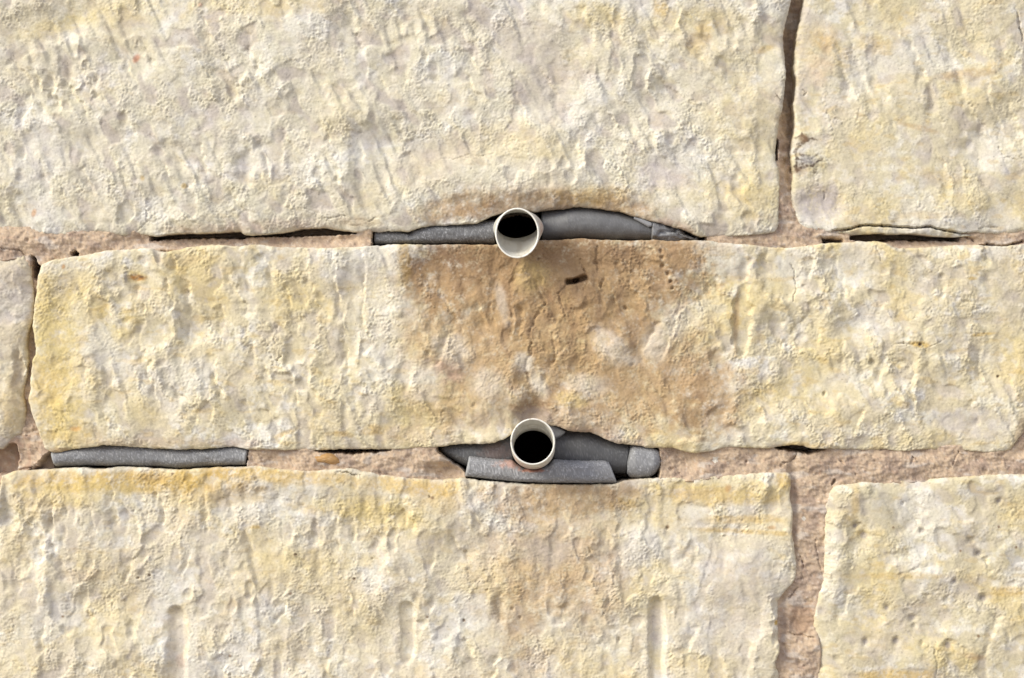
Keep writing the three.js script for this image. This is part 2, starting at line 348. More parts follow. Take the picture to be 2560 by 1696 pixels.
// upper right
st(2060, 90, 50, 40, 0, [0.6, 0.46, 0.30], 0.5); st(2080, 120, 60, 30, 0.5, OCHRE, 0.35); st(2050, 170, 40, 50, 0, [0.60, 0.48, 0.34], 0.7); st(2190, 110, 60, 30, 0, OCHRE, 0.3); st(2010, 60, 24, 90, 0, MAUVE, 0.6); st(2010, 220, 22, 80, 0, MAUVE, 0.6);
st(2050, 510, 70, 55, 0, [0.45, 0.41, 0.395], 0.85); st(2420, 185, 90, 16, -0.1, TAN, 0.5); st(2490, 160, 40, 16, -0.3, OCHRE, 0.4); st(2300, 320, 60, 8, 0.25, TAN, 0.5); st(2080, 270, 70, 40, 0, PINK, 0.2); st(2350, 440, 120, 20, 0.2, OCHRE, 0.25); st(2320, 540, 90, 12, 0, OCHRE, 0.25);
for (const s of ['1990,345 2005,335 2015,345 2020,352', '1995,360 2015,350 2030,347 2042,349', '1990,375 2000,365 2012,357 2018,350', '1992,398 2010,400 2030,395 2042,388', '2000,412 2015,405 2030,408 2045,402', '1990,425 2005,420 2018,414 2030,416 2042,404 2055,400', '1988,380 1992,395 1990,415 1994,430', '2005,338 2012,344', '2020,395 2035,412', '2036,430 2040,424', '2000,385 2010,390 2022,388']) lineStain(s, 4.5, DARK, 0.9);
st(2010, 345, 14, 12, 0, BROWN, 0.8); st(1995, 425, 12, 12, 0, BROWN, 0.6); st(2020, 400, 26, 14, 0, SLATE, 0.6); lineStain('1938,232 1944,240 1950,252', 2.4, DARK, 0.7); lineStain('1938,243 1945,240', 1.6, DARK, 0.7); lineStain('2054,215 2060,210', 1.4, DARK, 0.6); lineStain('2008,222 2013,230 2009,238', 1.2, DARK, 0.6);
// left of the middle stone
st(140, 900, 70, 240, 0, YELLOW, 0.75); st(120, 1000, 50, 110, 0, OCHRE, 0.3); st(200, 1090, 90, 30, 0, OCHRE, 0.35); st(170, 1050, 60, 60, 0, YELLOW, 0.6); st(110, 800, 30, 120, 0, YELLOW, 0.5); st(200, 680, 90, 30, 0, YELLOW, 0.35); st(340, 690, 34, 18, 0.1, YELLOW, 0.8); st(344, 694, 26, 9, 0.05, RUST, 0.9); st(352, 692, 8, 4, 0, DARK, 0.8); st(313, 692, 5, 18, 0, SLATE, 0.6); st(158, 667, 6, 8, 0.2, RUST, 0.7); st(240, 790, 50, 30, 0, OCHRE, 0.2);
st(187, 1072, 16, 8, 0, [0.55, 0.3, 0.1], 0.7); st(710, 1085, 34, 8, -0.4, OCHRE, 0.55); st(850, 1085, 24, 8, 0, OCHRE, 0.4); st(930, 1075, 40, 16, -0.2, OCHRE, 0.45); st(150, 1128, 40, 12, 0, TAN, 0.7); st(400, 1105, 200, 14, 0, PINK, 0.3); st(600, 1108, 60, 12, 0, PINK, 0.4); st(450, 650, 90, 16, 0, TAN, 0.25);
st(30, 1020, 40, 70, 0, OCHRE, 0.35); st(20, 730, 60, 120, 0, MAUVE, 0.5); st(40, 930, 18, 80, 0, [0.45, 0.37, 0.27], 0.6);
// right of the middle stone
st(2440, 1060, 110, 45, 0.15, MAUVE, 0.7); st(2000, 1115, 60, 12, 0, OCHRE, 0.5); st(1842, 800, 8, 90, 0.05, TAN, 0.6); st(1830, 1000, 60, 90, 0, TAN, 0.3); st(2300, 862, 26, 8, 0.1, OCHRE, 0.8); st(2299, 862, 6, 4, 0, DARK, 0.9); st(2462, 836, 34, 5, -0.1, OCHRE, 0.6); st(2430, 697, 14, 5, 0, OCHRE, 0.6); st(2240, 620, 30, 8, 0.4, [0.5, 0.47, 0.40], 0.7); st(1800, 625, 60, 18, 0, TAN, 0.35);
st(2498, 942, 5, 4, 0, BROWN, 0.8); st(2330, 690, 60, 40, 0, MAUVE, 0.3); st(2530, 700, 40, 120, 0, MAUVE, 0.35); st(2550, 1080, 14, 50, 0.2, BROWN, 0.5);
// lower stone
st(330, 1205, 340, 30, 0, OCHRE, 0.8); st(110, 1240, 100, 60, 0, OCHRE, 0.35); st(560, 1235, 160, 30, 0, OCHRE, 0.35); st(960, 1290, 140, 40, 0.1, YELLOW, 0.6); st(780, 1400, 200, 30, 0, YELLOW, 0.35); st(200, 1230, 160, 36, 0, YELLOW, 0.55); st(700, 1190, 220, 22, 0.04, OCHRE, 0.6); st(1020, 1215, 180, 24, 0.08, OCHRE, 0.6); st(380, 1195, 60, 10, 0, BROWN, 0.3); st(640, 1215, 50, 16, 0, BROWN, 0.22); st(560, 1180, 140, 12, 0, OCHRE, 0.5); st(40, 1330, 40, 120, 0, YELLOW, 0.35);
st(900, 1265, 160, 30, 0, YELLOW, 0.5); st(1100, 1250, 80, 40, 0, OCHRE, 0.35); st(760, 1270, 60, 14, 0.2, OCHRE, 0.3); st(640, 1318, 16, 6, 0, OCHRE, 0.5); st(470, 1300, 60, 20, 0, TAN, 0.2); st(14, 1270, 24, 70, 0, SLATE, 0.3); st(1080, 1245, 7, 5, 0, BROWN, 0.8);
st(1390, 1250, 210, 52, 0, TAN, 0.7); st(1420, 1225, 180, 18, 0, BROWN, 0.4); st(1560, 1240, 60, 50, 0, TAN, 0.5); st(1400, 1380, 190, 200, 0, TAN, 0.4, 0.9); st(1370, 1420, 100, 120, 0.2, TAN, 0.45); st(1470, 1480, 110, 130, 0, TAN, 0.38); st(1300, 1560, 50, 110, 0.1, TAN, 0.5); st(1240, 1540, 24, 60, 0.2, BROWN, 0.3); st(1330, 1660, 60, 60, 0, TAN, 0.4); st(1220, 1440, 90, 120, 0, TAN, 0.25);
st(1370, 1380, 80, 44, 0, MAUVE, 0.6); st(1780, 1240, 180, 30, 0, OCHRE, 0.55); st(1900, 1230, 90, 40, 0, YELLOW, 0.6); st(1830, 1300, 170, 12, 0, OCHRE, 0.5); st(1860, 1330, 150, 8, 0.05, OCHRE, 0.55); st(1700, 1215, 120, 12, 0, YELLOW, 0.5); st(1960, 1200, 24, 26, 0, OCHRE, 0.6); st(1822, 1222, 10, 12, 0.4, RUST, 0.5); st(1930, 1320, 14, 6, 0, RUST, 0.5); st(1630, 1280, 90, 60, 0, YELLOW, 0.35);
st(1740, 1290, 44, 32, 0.3, PALE, 0.7); st(1600, 1360, 60, 50, 0, PALE, 0.6); st(1850, 1460, 120, 130, 0, MAUVE, 0.45); st(1800, 1580, 110, 60, 0, MAUVE, 0.4); st(1941, 1557, 6, 8, 0, OCHRE, 0.9); st(1700, 1650, 160, 26, 0.1, YELLOW, 0.3); st(1660, 1600, 14, 90, 0, PALE, 0.5); st(482, 1600, 14, 90, 0, PALE, 0.5);
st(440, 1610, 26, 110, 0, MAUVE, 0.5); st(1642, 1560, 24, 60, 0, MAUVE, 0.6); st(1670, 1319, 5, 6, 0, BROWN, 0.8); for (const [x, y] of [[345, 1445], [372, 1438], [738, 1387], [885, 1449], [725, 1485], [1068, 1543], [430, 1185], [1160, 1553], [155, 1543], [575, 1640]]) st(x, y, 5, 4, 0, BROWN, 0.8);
st(400, 1430, 260, 60, 0, MAUVE, 0.25); st(200, 1440, 60, 20, 0, TAN, 0.3); st(450, 1655, 14, 22, 0, [0.55, 0.36, 0.24], 0.3);
// lower right
st(2200, 1270, 60, 70, 0, [0.5, 0.46, 0.36], 0.6); st(2140, 1250, 14, 40, 0, OCHRE, 0.4); st(2260, 1440, 140, 10, 0, OCHRE, 0.4); st(2250, 1690, 120, 20, 0, OCHRE, 0.65); st(2520, 1480, 60, 16, 0, OCHRE, 0.5); st(2430, 1640, 40, 10, 0.2, TAN, 0.6); st(2440, 1350, 60, 60, 0, MAUVE, 0.4); st(2280, 1550, 70, 60, 0, MAUVE, 0.5); st(2400, 1470, 90, 40, 0, MAUVE, 0.35); st(2200, 1600, 80, 60, 0, MAUVE, 0.4); st(2080, 1400, 24, 130, 0.1, PALE, 0.5);
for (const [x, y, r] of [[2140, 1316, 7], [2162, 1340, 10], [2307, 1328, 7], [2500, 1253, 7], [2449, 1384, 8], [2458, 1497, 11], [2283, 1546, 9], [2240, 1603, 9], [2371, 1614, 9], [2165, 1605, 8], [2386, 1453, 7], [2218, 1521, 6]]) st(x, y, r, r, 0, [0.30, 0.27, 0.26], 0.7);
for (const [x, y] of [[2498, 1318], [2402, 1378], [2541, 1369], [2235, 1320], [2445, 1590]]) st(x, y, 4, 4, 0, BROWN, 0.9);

// ---------------------------------------------------------------- the stone surface: height in mm, colour
const mix3 = (o, c, t) => { o[0] += (c[0] - o[0]) * t; o[1] += (c[1] - o[1]) * t; o[2] += (c[2] - o[2]) * t; };
const tmpC = [0, 0, 0], scoopOut = [0, 0];
function scoop(x, y, seed) {                          // shallow cups meeting in crisp ridges
  const xi = Math.floor(x), yi = Math.floor(y); let m = 9, m2 = 9;
  for (let j = -1; j <= 1; j++) for (let i = -1; i <= 1; i++) {
    const cx = xi + i, cy = yi + j, p = PERM[(cx + seed) & 255], q = PERM[PERM[(p + cy) & 255] + 1], r = PERM[q + 7], t = PERM[r + 3], w = PERM[t + 11];
    const dx = x - cx - 0.5 - (q / 255 - 0.5) * 0.9, dy = y - cy - 0.5 - (r / 255 - 0.5) * 0.9;
    const e = dx * dx + dy * dy + 0.3 * (t / 255) + 0.4 * (dx * (w / 127 - 1) + dy * (p / 127 - 1));
    if (e < m) { m2 = m; m = e; } else if (e < m2) m2 = e;
  }
  scoopOut[0] = m; scoopOut[1] = m2 - m;
}
function stoneSurf(u, v, s, fine) {
  const sd = s.seed * 37.7;
  let flat = 0, feat = 0;
  const list = fine ? relief.at(u, v) : null;
  if (list) {
    const wu = u + 10 * n2(u / 47, v / 43 + 13) + 5 * n2(u / 19, v / 19 + 3) + 2.2 * n2(u / 7, v / 7 + 8), wv = v + 8 * n2(u / 47 + 21, v / 43) + 5 * n2(u / 19 + 40, v / 19) + 2.2 * n2(u / 7 + 11, v / 7), sv = clamp(0.75 + 0.9 * n2(u / 33 + 15, v / 33), 0.1, 1.5);
    for (const f of list) {
      if (f.k === 0) {
        const [d, t, dx, dy, ox, oy] = segDist(wu, wv, f.x0, f.y0, f.x1, f.y1); if (d > f.w) continue;
        const L = Math.hypot(dx, dy), side = dy * ox - dx * oy, c = (t > 0 && t < 1 ? side / L : d * Math.sign(side)) / f.w;      // +1 = right of a downward stroke
        const p = c < f.steep ? (c + 1) / (1 + f.steep) : (1 - c) / (1 - f.steep);
        feat -= 1.15 * sv * f.d * p * p * (3 - 2 * p) * (t <= 0 || t >= 1 ? (1 - d / f.w) : 1) * ss(0, 0.2, t + 0.08) * ss(0, 0.3, 1.08 - t); flat = Math.max(flat, 0.45 * p);
      } else if (f.k === 1) { const pw = f.d > 4 ? 0.75 : 0.4, d = Math.hypot(lerp(u, wu, pw) - f.x, lerp(v, wv, pw) - f.y) / f.r; if (d < 1) feat -= f.d * (1 - d * d) * (1 - d * d); }
      else if (f.k === 2) {
        const a = wu - f.x, b = wv - f.y, p = (a * f.c + b * f.s) / f.rx, q = (-a * f.s + b * f.c) / f.ry, d = Math.sqrt(p * p + q * q); if (d > 1.25) continue;
        const m = f.edge < 1 ? 1 - ss(1 - f.edge * 0.4, 1.1, d) : (1 - ss(0.1, 1.22, d)); feat += f.d * m; flat = Math.max(flat, f.flat * (1 - ss(0.55, 1.05, d)));
      } else if (f.k === 3) { const [d] = segDist(lerp(u, wu, f.d > 5 ? 0.35 : 0.8), lerp(v, wv, f.d > 5 ? 0.35 : 0.8), f.x0, f.y0, f.x1, f.y1); const w = f.w * 1.25; if (d < w) feat -= f.d * (f.d > 5 ? 1 : 0.85 * sv) * (1 - ss(0.25 * w, w, d)); }
      else { const c = (u + 0.3 * (wu - u) - f.x0) / f.w, over = Math.max(0, f.y0 - v + 0.2 * (wv - v), v - f.y1) / f.w; if (Math.abs(c) < 1 && over < 1) { const q = Math.hypot(c, over), k = (c < f.peak ? ss(-1, f.left, c) : 1 - ss(f.peak, 1, c)) * (1 - ss(0.55, 1, over > 0 ? q : 0)); feat -= f.d * k; flat = Math.max(flat, 0.97 * ss(0.1, 0.5, k)); } }
    }
  }
  // tooling marks left by the mason: short chisel strokes side by side
  const ca = Math.cos(s.ang), sa = Math.sin(s.ang);
  const wob = 16 * n2(u / 150 + sd, v / 150) + 5 * n2(u / 31, v / 31 + sd);
  const a = u * ca + v * sa, b = -u * sa + v * ca + wob;
  const ph = b / s.pitch + sd, k = Math.floor(ph), fr = ph - k;
  const along = a / 95 + hash(k, s.seed) * 9, gate = ss(0.0, 0.5, n2(along, k * 3.7 + sd) + 0.12) * ss(-0.25, 0.3, n2(u / 190 + sd, v / 170) + s.toolBias);
  const saw = fr < 0.7 ? fr / 0.7 : (1 - fr) / 0.3;
  const tool = -s.tool * gate * saw * saw * (3 - 2 * saw);
  // broken, crumbly surface with flatter cut faces between
  const lu = (a + wob) / 74, lv = b / 40;                      // lumps drawn out along the tooling
  const fm = n2(lu + sd, lv) + 0.5 * n2(u / 31, v / 28 + sd);
  const cut = ss(0.0, 0.45, fm) * s.cut;
  flat = Math.max(flat, cut * 0.8, gate * 0.35 * saw);
  scoop((a + 9 * n2(u / 24, v / 24 + sd)) / s.sx + sd, (b + 6 * n2(u / 21 + sd, v / 21) + 2 * n2(u / 7, v / 7)) / s.sy, s.seed);
  const cup = scoopOut[0], ridge = 1 - ss(0.0, 0.28, scoopOut[1]);
  const rough = fbm(u / 46 + sd, v / 42, 3, 0.56), mid = fbm(u / 15 + 5, v / 14 + sd, 2, 0.6), grit = n2(u / 6.6, v / 6.2 + sd), crumb = Math.abs(n2(u / 10.5 + sd, v / 9.5));
  const patch = 0.45 + 0.75 * ss(-0.35, 0.45, n2(u / 165 + 60, v / 130 + sd)), rr = (1 - flat) * patch * (0.55 + 0.6 * ridge);
  const big = 5 * fbm(u / 430 + sd, v / 360, 2) + 5.5 * n2(u / 150 + 44, v / 125 + sd) * (0.4 + 0.6 * ss(-0.4, 0.4, n2(u / 300, v / 300 + sd))), sg = 0.3 + 0.95 * ss(-0.4, 0.4, n2(u / 210 + 77 + sd, v / 170));
  const h = big + feat + tool - cut * 0.9 + s.rough * (cup * s.scoop * sg * (1 - 0.95 * Math.min(1, flat)) + n2(lu * 0.8 + 31, lv * 0.7 + sd) * 1.4 * patch + rough * (1.45 * rr + 0.25) + mid * (0.6 * rr * (0.4 + ridge) + 0.05) - crumb * (0.6 * rr) + (grit + 0.7 * n2(u / 3.7 + 8, v / 3.7)) * (0.95 * rr + 0.07));
  // colour of the stone itself
  const o = tmpC; o[0] = s.col[0]; o[1] = s.col[1]; o[2] = s.col[2];
  const tone = n2(u / 140 + 9 + sd, v / 110), tone2 = fbm(u / 38 + 3, v / 34 + sd + 50, 3, 0.6);
  mix3(o, PALE, 0.7 * ss(-0.1, 0.5, tone2 + 0.3 * tone));
  mix3(o, MAUVE, s.mauve * ss(0.0, 0.45, fm * 0.75 + 0.5 * n2(u / 60 + 70, v / 50 + sd) - 0.08));
  mix3(o, YELLOW, s.yellow * ss(0.0, 0.55, 1.1 * n2(u / 190 + 30, v / 130 + sd) + 0.7 * tone2)); mix3(o, [0.64, 0.63, 0.60], 0.5 * ss(0.1, 0.5, n2(u / 170 + 130, v / 140 + sd) + 0.4 * tone2));
  mix3(o, OCHRE, 0.5 * s.yellow * ss(0.3, 0.6, fbm(u / 60 + 90, v / 26 + sd, 3)));
  if (fine) {
    const sl = stains.at(u, v);
    if (sl) {
      const e = 0.34 * fbm(u / 44 + 7, v / 44, 4, 0.65), gr = 0.95 + 0.5 * n2(u / 31 + 3, v / 27) + 0.5 * n2(u / 12 + 3, v / 11) + 0.45 * n2(u / 5, v / 5 + 6);
      for (const f of sl) {
        if (f.line) { const [d] = segDist(u + 3 * n2(u / 9, v / 9), v + 3 * n2(u / 9 + 5, v / 9), f.x0, f.y0, f.x1, f.y1); if (d < f.w) mix3(o, f.col, f.a * (1 - ss(0.3 * f.w, f.w, d)) * clamp(0.8 + 0.5 * n2(u / 5, v / 5), 0, 1)); continue; }
        const p0 = u - f.x, q0 = v - f.y, p = (p0 * f.c + q0 * f.s) / f.rx, q = (-p0 * f.s + q0 * f.c) / f.ry, d = Math.sqrt(p * p + q * q) + (f.rx > 14 ? e * 1.25 : e * 0.7);
        const m = 1 - ss(1 - f.soft * 0.7, 1.2, d); if (m > 0) mix3(o, f.col, f.a * m * clamp(f.rx > 14 ? gr : 1, 0.3, 1));
      }
    }
  }
  let g = 1 + 0.11 * n2(u / 3.6 + 2, v / 3.6) + 0.10 * n2(u / 7 + 4, v / 6.5) + 0.05 * n2(u / 19, v / 21);
  const sp = n2(u / 6.1 + 200, v / 6.1 + sd); if (sp > 0.62) g *= 1 - 0.35 * ss(0.62, 0.8, sp);
  o[0] *= g; o[1] *= g * (1 + 0.01 * tone); o[2] *= g * (1 + 0.05 * n2(u / 27, v / 27 + 60));
  return h;
}

// ---------------------------------------------------------------- mesh helpers
function buildMesh(name, pos, col, idx, material, parent) {
  const g = new THREE.BufferGeometry();
  g.setAttribute('position', new THREE.Float32BufferAttribute(pos, 3));
  if (col) g.setAttribute('color', new THREE.Float32BufferAttribute(col, 3));
  g.setIndex(idx); g.computeVertexNormals();
  const m = new THREE.Mesh(g, material); m.name = name; m.castShadow = m.receiveShadow = true; parent.add(m); return m;
}
const used = {};
const numbered = n => { used[n] = (used[n] || 0) + 1; return used[n] === 1 ? n : `${n}_${String(used[n] - 1).padStart(3, '0')}`; };
const mat = (name, o) => { const m = new THREE.MeshStandardMaterial(o); m.name = name; return m; };
const stoneMat = mat('pale_sandstone', { vertexColors: true, roughness: 0.95, metalness: 0 });
const mortarMat = mat('pink_lime_mortar', { vertexColors: true, roughness: 0.97, metalness: 0 });

const wall = new THREE.Group(); wall.name = 'stone_wall'; scene.add(wall);
wall.userData = { label: 'rough pale sandstone block wall with recessed pinkish mortar joints', category: 'wall' };

// resample an edge, parametrised by arc length, and roughen it
function edgeCurve(pts, jag, seed) {
  const L = [0]; for (let i = 1; i < pts.length; i++) L.push(L[i - 1] + Math.hypot(pts[i][0] - pts[i - 1][0], pts[i][1] - pts[i - 1][1]));
  const T = L[L.length - 1];
  const raw = t => { const x = clamp(t, 0, 1) * T; let i = 1; while (i < L.length - 1 && L[i] < x) i++; const q = (x - L[i - 1]) / (L[i] - L[i - 1] || 1); return [lerp(pts[i - 1][0], pts[i][0], q), lerp(pts[i - 1][1], pts[i][1], q)]; };
  return { len: T, at(t) {
    const r = 7 / T; let x = 0, y = 0; for (const o of [-1, 0, 1]) { const p = raw(t + o * r * Math.min(1, t / r, (1 - t) / r)); x += p[0] / 3; y += p[1] / 3; }
    const f = Math.min(1, t * T / 12, (1 - t) * T / 12), j = jag * f;
    return [x + j * (n2(t * T / 23 + seed, seed) + 0.7 * n2(t * T / 9, seed + 4)), y + j * (n2(t * T / 23 + seed, seed + 9) + 0.7 * n2(t * T / 9 + 30, seed))];
  } };
}
const inFrame = (x, y) => x > -50 && x < 2610 && y > -50 && y < 1746;
function stone(o) {
  const top = edgeCurve(o.top, o.jag ?? 1.5, o.seed + 0.1), bot = edgeCurve(o.bottom, o.jag ?? 1.5, o.seed + 1.3), lef = edgeCurve(o.left, o.jag ?? 1.5, o.seed + 2.7), rig = edgeCurve(o.right, o.jag ?? 1.5, o.seed + 3.9);
  const fineCell = 2.2, coarse = 14;
  const nodes = (c1, c2, axis) => { const T = (c1.len + c2.len) / 2, a = [0]; let t = 0; while (t < 1) { const p = c1.at(t), q = c2.at(t), m = (p[axis] + q[axis]) / 2, m2 = o.coarse ? 1e9 : m, lim = axis ? 1746 : 2610; t += (m2 > -50 && m2 < lim ? fineCell : coarse) / T; a.push(Math.min(1, t)); } return a; };
  const ts = nodes(top, bot, 0), tt = nodes(lef, rig, 1), nx = ts.length, ny = tt.length;
  const A = top.at(0), B = top.at(1), C = bot.at(0), D = bot.at(1);
  const P = new Float32Array(nx * ny * 2);
  const tp = ts.map(t => top.at(t)), bp = ts.map(t => bot.at(t)), lp = tt.map(t => lef.at(t)), rp = tt.map(t => rig.at(t));
  for (let j = 0; j < ny; j++) for (let i = 0; i < nx; i++) for (let a = 0; a < 2; a++) {
    const s = ts[i], t = tt[j];
    P[(j * nx + i) * 2 + a] = (1 - t) * tp[i][a] + t * bp[i][a] + (1 - s) * lp[j][a] + s * rp[j][a] - ((1 - s) * (1 - t) * A[a] + s * (1 - t) * B[a] + (1 - s) * t * C[a] + s * t * D[a]);
  }
  // ring of boundary points, in order, for distances and for the sides
  const ring = []; for (let i = 0; i < nx; i++) ring.push(i); for (let j = 1; j < ny; j++) ring.push(j * nx + nx - 1); for (let i = nx - 2; i >= 0; i--) ring.push((ny - 1) * nx + i); for (let j = ny - 2; j > 0; j--) ring.push(j * nx);
  const bk = new Map(), B8 = 40, key = (i, j) => i * 8192 + j;
  for (const r of ring) { const k = key(Math.floor(P[r * 2] / B8), Math.floor(P[r * 2 + 1] / B8)); if (!bk.has(k)) bk.set(k, []); bk.get(k).push(r); }
  const pos = [], col = [], idx = [];
  for (let q = 0; q < nx * ny; q++) {
    const u = P[q * 2], v = P[q * 2 + 1], fine = inFrame(u, v);
    let h = stoneSurf(u, v, o, fine) + o.h0;
    let d2 = 1600; const bi = Math.floor(u / B8), bj = Math.floor(v / B8);
    for (let a = -1; a <= 1; a++) for (let b = -1; b <= 1; b++) { const l = bk.get(key(bi + a, bj + b)); if (l) for (const r of l) { const x = P[r * 2] - u, y = P[r * 2 + 1] - v, e = x * x + y * y; if (e < d2) d2 = e; } }
    const d = Math.sqrt(d2), R = Math.max(4, 0.7 * (o.R ?? 15) * (0.75 + 0.9 * n2(u / 62 + o.seed, v / 62) + 0.5 * n2(u / 19, v / 19)));
    if (d < R) { const e = 1 - d / R; h -= R * 0.45 * 0.8 * (1 - Math.sqrt(Math.max(0, 1 - e * e))); }
    const wide = o.wide ?? 34; if (d < wide) { const e = 1 - d / wide; h -= (o.fall ?? 2) * e * e; }
    pos.push(X(u), Y(v), h * 0.001); col.push(tmpC[0], tmpC[1], tmpC[2]);
  }
  for (let j = 0; j < ny - 1; j++) for (let i = 0; i < nx - 1; i++) { const a = j * nx + i, b = a + 1, c = a + nx, d = c + 1; if ((i + j) & 1) idx.push(a, c, b, b, c, d); else idx.push(a, c, d, a, d, b); }
  // sides running back into the wall
  let cu = 0, cv = 0; for (const r of ring) { cu += P[r * 2]; cv += P[r * 2 + 1]; } cu /= ring.length; cv /= ring.length;
  let prev = ring.slice();
  for (const back of [4, 9, 18, 34, 60, 110]) {
    const cur = [];
    for (const r of ring) {
      const u = P[r * 2], v = P[r * 2 + 1], w = back < 100 ? 1.6 * n2(u / 17, v / 17 + back) + 0.9 * n2(u / 6, v / 6 + back) : 0;
      const out = 0.6 + 0.03 * back + w, nx_ = Math.abs(u - o.left[0][0]) < 120 ? -1 : Math.abs(u - o.right[0][0]) < 120 ? 1 : 0, ny_ = v < cv ? -1 : 1;
      const inn = o.undercut ?? 0;
      cur.push(pos.length / 3);
      pos.push(X(u), Y(v - ny_ * (out * 0.5 + inn * Math.min(1, back / 30))), pos[r * 3 + 2] - back * 0.001);
      const g = 1 + 0.1 * n2(u / 5, back / 3), c = [col[r * 3], col[r * 3 + 1], col[r * 3 + 2]]; mix3(c, TAN, 0.25 + 0.15 * n2(u / 30, v / 30)); col.push(c[0] * g, c[1] * g, c[2] * g);
    }
    for (let i = 0; i < ring.length; i++) { const k = (i + 1) % ring.length; idx.push(prev[i], prev[k], cur[k], prev[i], cur[k], cur[i]); }
    prev = cur;
  }
  const last = pos.length / 3; pos.push(X(cu), Y(cv), -0.11); col.push(0.4, 0.35, 0.28);
  for (let i = 0; i < prev.length; i++) idx.push(prev[i], prev[(i + 1) % prev.length], last);
  const m = buildMesh(numbered('stone'), pos, col, idx, stoneMat, wall);
  if (o.label) m.userData.label = o.label;
  return m;
}

// ---------------------------------------------------------------- outlines of the stones in view
const E1b = pairs('-900,585 -400,588 -120,582 0,576 69,576 88,586 172,588 249,584 306,590 344,584 375,591 412,588 432,584.5 478,584 528,583 579,578 602,580 609,588 630,588 661,586.5 690,583 720,578 749,571.5 784,570 811,569 822,572 853,577 885,580 930,579.5 1000,577 1019,581 1041,573 1060,566 1130,562.5 1190,559 1205,550 1235,538 1270,529 1342,528 1376,525 1409,522 1435,517 1469,517 1502,522 1547,528 1588,541 1629,552.5 1662,560 1718,576 1750,592 1815,592 1872,588 1914,585 1937,580');
const E1r = pairs('1986,-60 1979,0 1975.5,23 1968,46 1960,84 1960,103 1964,145 1966,191 1964,222 1958,268 1951,298 1945,344 1941,379 1940,398 1949,421 1951,440 1949,478 1947,536 1947,567 1937,580');
const E2l = pairs('2020,-60 2012,0 2006,38 1997,77 1993,115 1989,153 1988,172 1993,199 1993,218 1989,245 1985,264 1991,298 1989,325 1983,360 1981,390 1985,440 1981,475 1981,501 1987,528 1998.5,555 2007,571');
const E2b = pairs('2007,571 2024,577 2043,578 2087,580 2130,589 2147,585 2170,587 2203,583 2227,587 2267,584 2308,587 2343,591 2400,593 2421,590 2461,585 2485,582 2506,586 2532,585 2560,581 2700,584 3460,580');
const E3r = pairs('57,638 71,655 75,693 78,731 80,766 77,796 67,823 61,846 61,873 65,904 61,930 55,957 50,988 59,1014 57,1057 50,1083 34,1095 15,1110 0,1125');
const E4t = pairs('101,662 126,651 184,641 214,636 268,626 344,622 372,620 404,630 423,629 449,622 488,616 534,611 596,617 630,611 661,613 692,618 766,618.5 811,620.5 868,618.5 930,615 989,611 1078,612 1123,611 1235,612 1350,600 1398,600 1446,595 1480,598 1525,600 1569,602 1636,599 1673,603 1718,601 1755,600 1834,609 1872,611 1910,616.5 1975,620 2025,613 2083,607 2159,603 2197,603 2224,611 2243,622 2293,620 2389,612 2446,613 2504,616.5 2542,613 2560,608 2580,612');
const E4l = pairs('101,662 92,693 90,724 82,766 80,808 84,846 86,881 77,907 73,938 71,969 67,999 78,1037 92,1076 103,1106 111,1125.5 130,1133');
const E4b = pairs('130,1133 153,1131 191,1122 237,1119 253,1114 306,1116 383,1122 459,1125.5 536,1122 589,1116 612,1125 689,1125.5 746,1126 804,1127 860,1124 907,1123 984,1125 1041,1121 1099,1118 1155,1111.5 1205,1111.5 1241,1106 1266,1096 1284,1084 1310,1062 1345,1056 1378,1065 1395,1068 1411,1075 1436,1081 1473,1082 1495,1089 1517,1100 1539.5,1109 1576,1113 1604,1116 1620,1121 1659,1120 1687,1121 1712,1130 1738,1134 1776,1130 1815,1119 1891,1121 1937,1121 1964,1113 1998.5,1113 2025,1121 2064,1123 2121,1123.5 2190,1128.5 2209,1123 2255,1130 2274,1130 2305,1123.5 2343,1127 2389,1123 2427,1128.5 2484,1132 2523,1128.5 2538,1115');
const E4r = pairs('2580,612 2588,760 2580,900 2576,1030 2560,1084 2538,1115');
const E5t = pairs('4,1190 34,1178 77,1176 130,1174.5 161,1171 207,1169.5 237,1174.5 295,1169 325,1169 383,1172.5 429,1176 498,1172.5 555,1169 612,1168 643,1165 689,1172.5 765,1178 850,1173 884,1171 900,1178 984,1192 1080,1201 1156,1196 1206,1203 1309,1211 1424,1213 1539,1211.5 1550,1205 1596,1199 1642,1197 1677,1195 1746,1197 1776,1190 1834,1188 1891,1184 1949,1181 1968,1181 1977,1187');
const E5r = pairs('1977,1187 1981,1199 1975.5,1226 1977,1257 1985,1283.5 1982,1310 1983,1345 1989,1379 1993,1414 1993,1440 1983,1460 1964,1479 1949,1498 1945,1513 1945,1555 1947,1593.5 1949,1632 1937,1662 1949,1685 1949,1705 1946,1745');
const E6l = pairs('2087,1213 2073,1241 2064,1268 2062,1306.5 2064,1345 2062,1383 2062,1421 2058,1460 2048,1490 2039,1536 2035,1563 2041,1605 2046,1639 2043,1670 2041,1696 2042,1745');
const E6t = pairs('2087,1213 2121,1211 2159,1205 2224,1210 2255,1201 2331,1197 2408,1192 2465,1188 2560,1186 2700,1190 3460,1188');
const outlines = [[...[[-900, -60]], ...E1r, ...E1b.slice().reverse()], [...E2b, [3460, -60], ...E2l], [[-900, 640], [0, 645], [34, 638], ...E3r, [-200, 1130], [-900, 1125]], [...E4t, ...E4r.slice(1), ...E4b.slice().reverse(), ...E4l.slice().reverse()], [...E5t, ...E5r, [-30, 1745], [-14, 1300]], [...E6t, [3460, 1745], ...E6l.slice().reverse()]].map(p => ({ p, x0: Math.min(...p.map(q => q[0])), x1: Math.max(...p.map(q => q[0])), y0: Math.min(...p.map(q => q[1])), y1: Math.max(...p.map(q => q[1])) }));
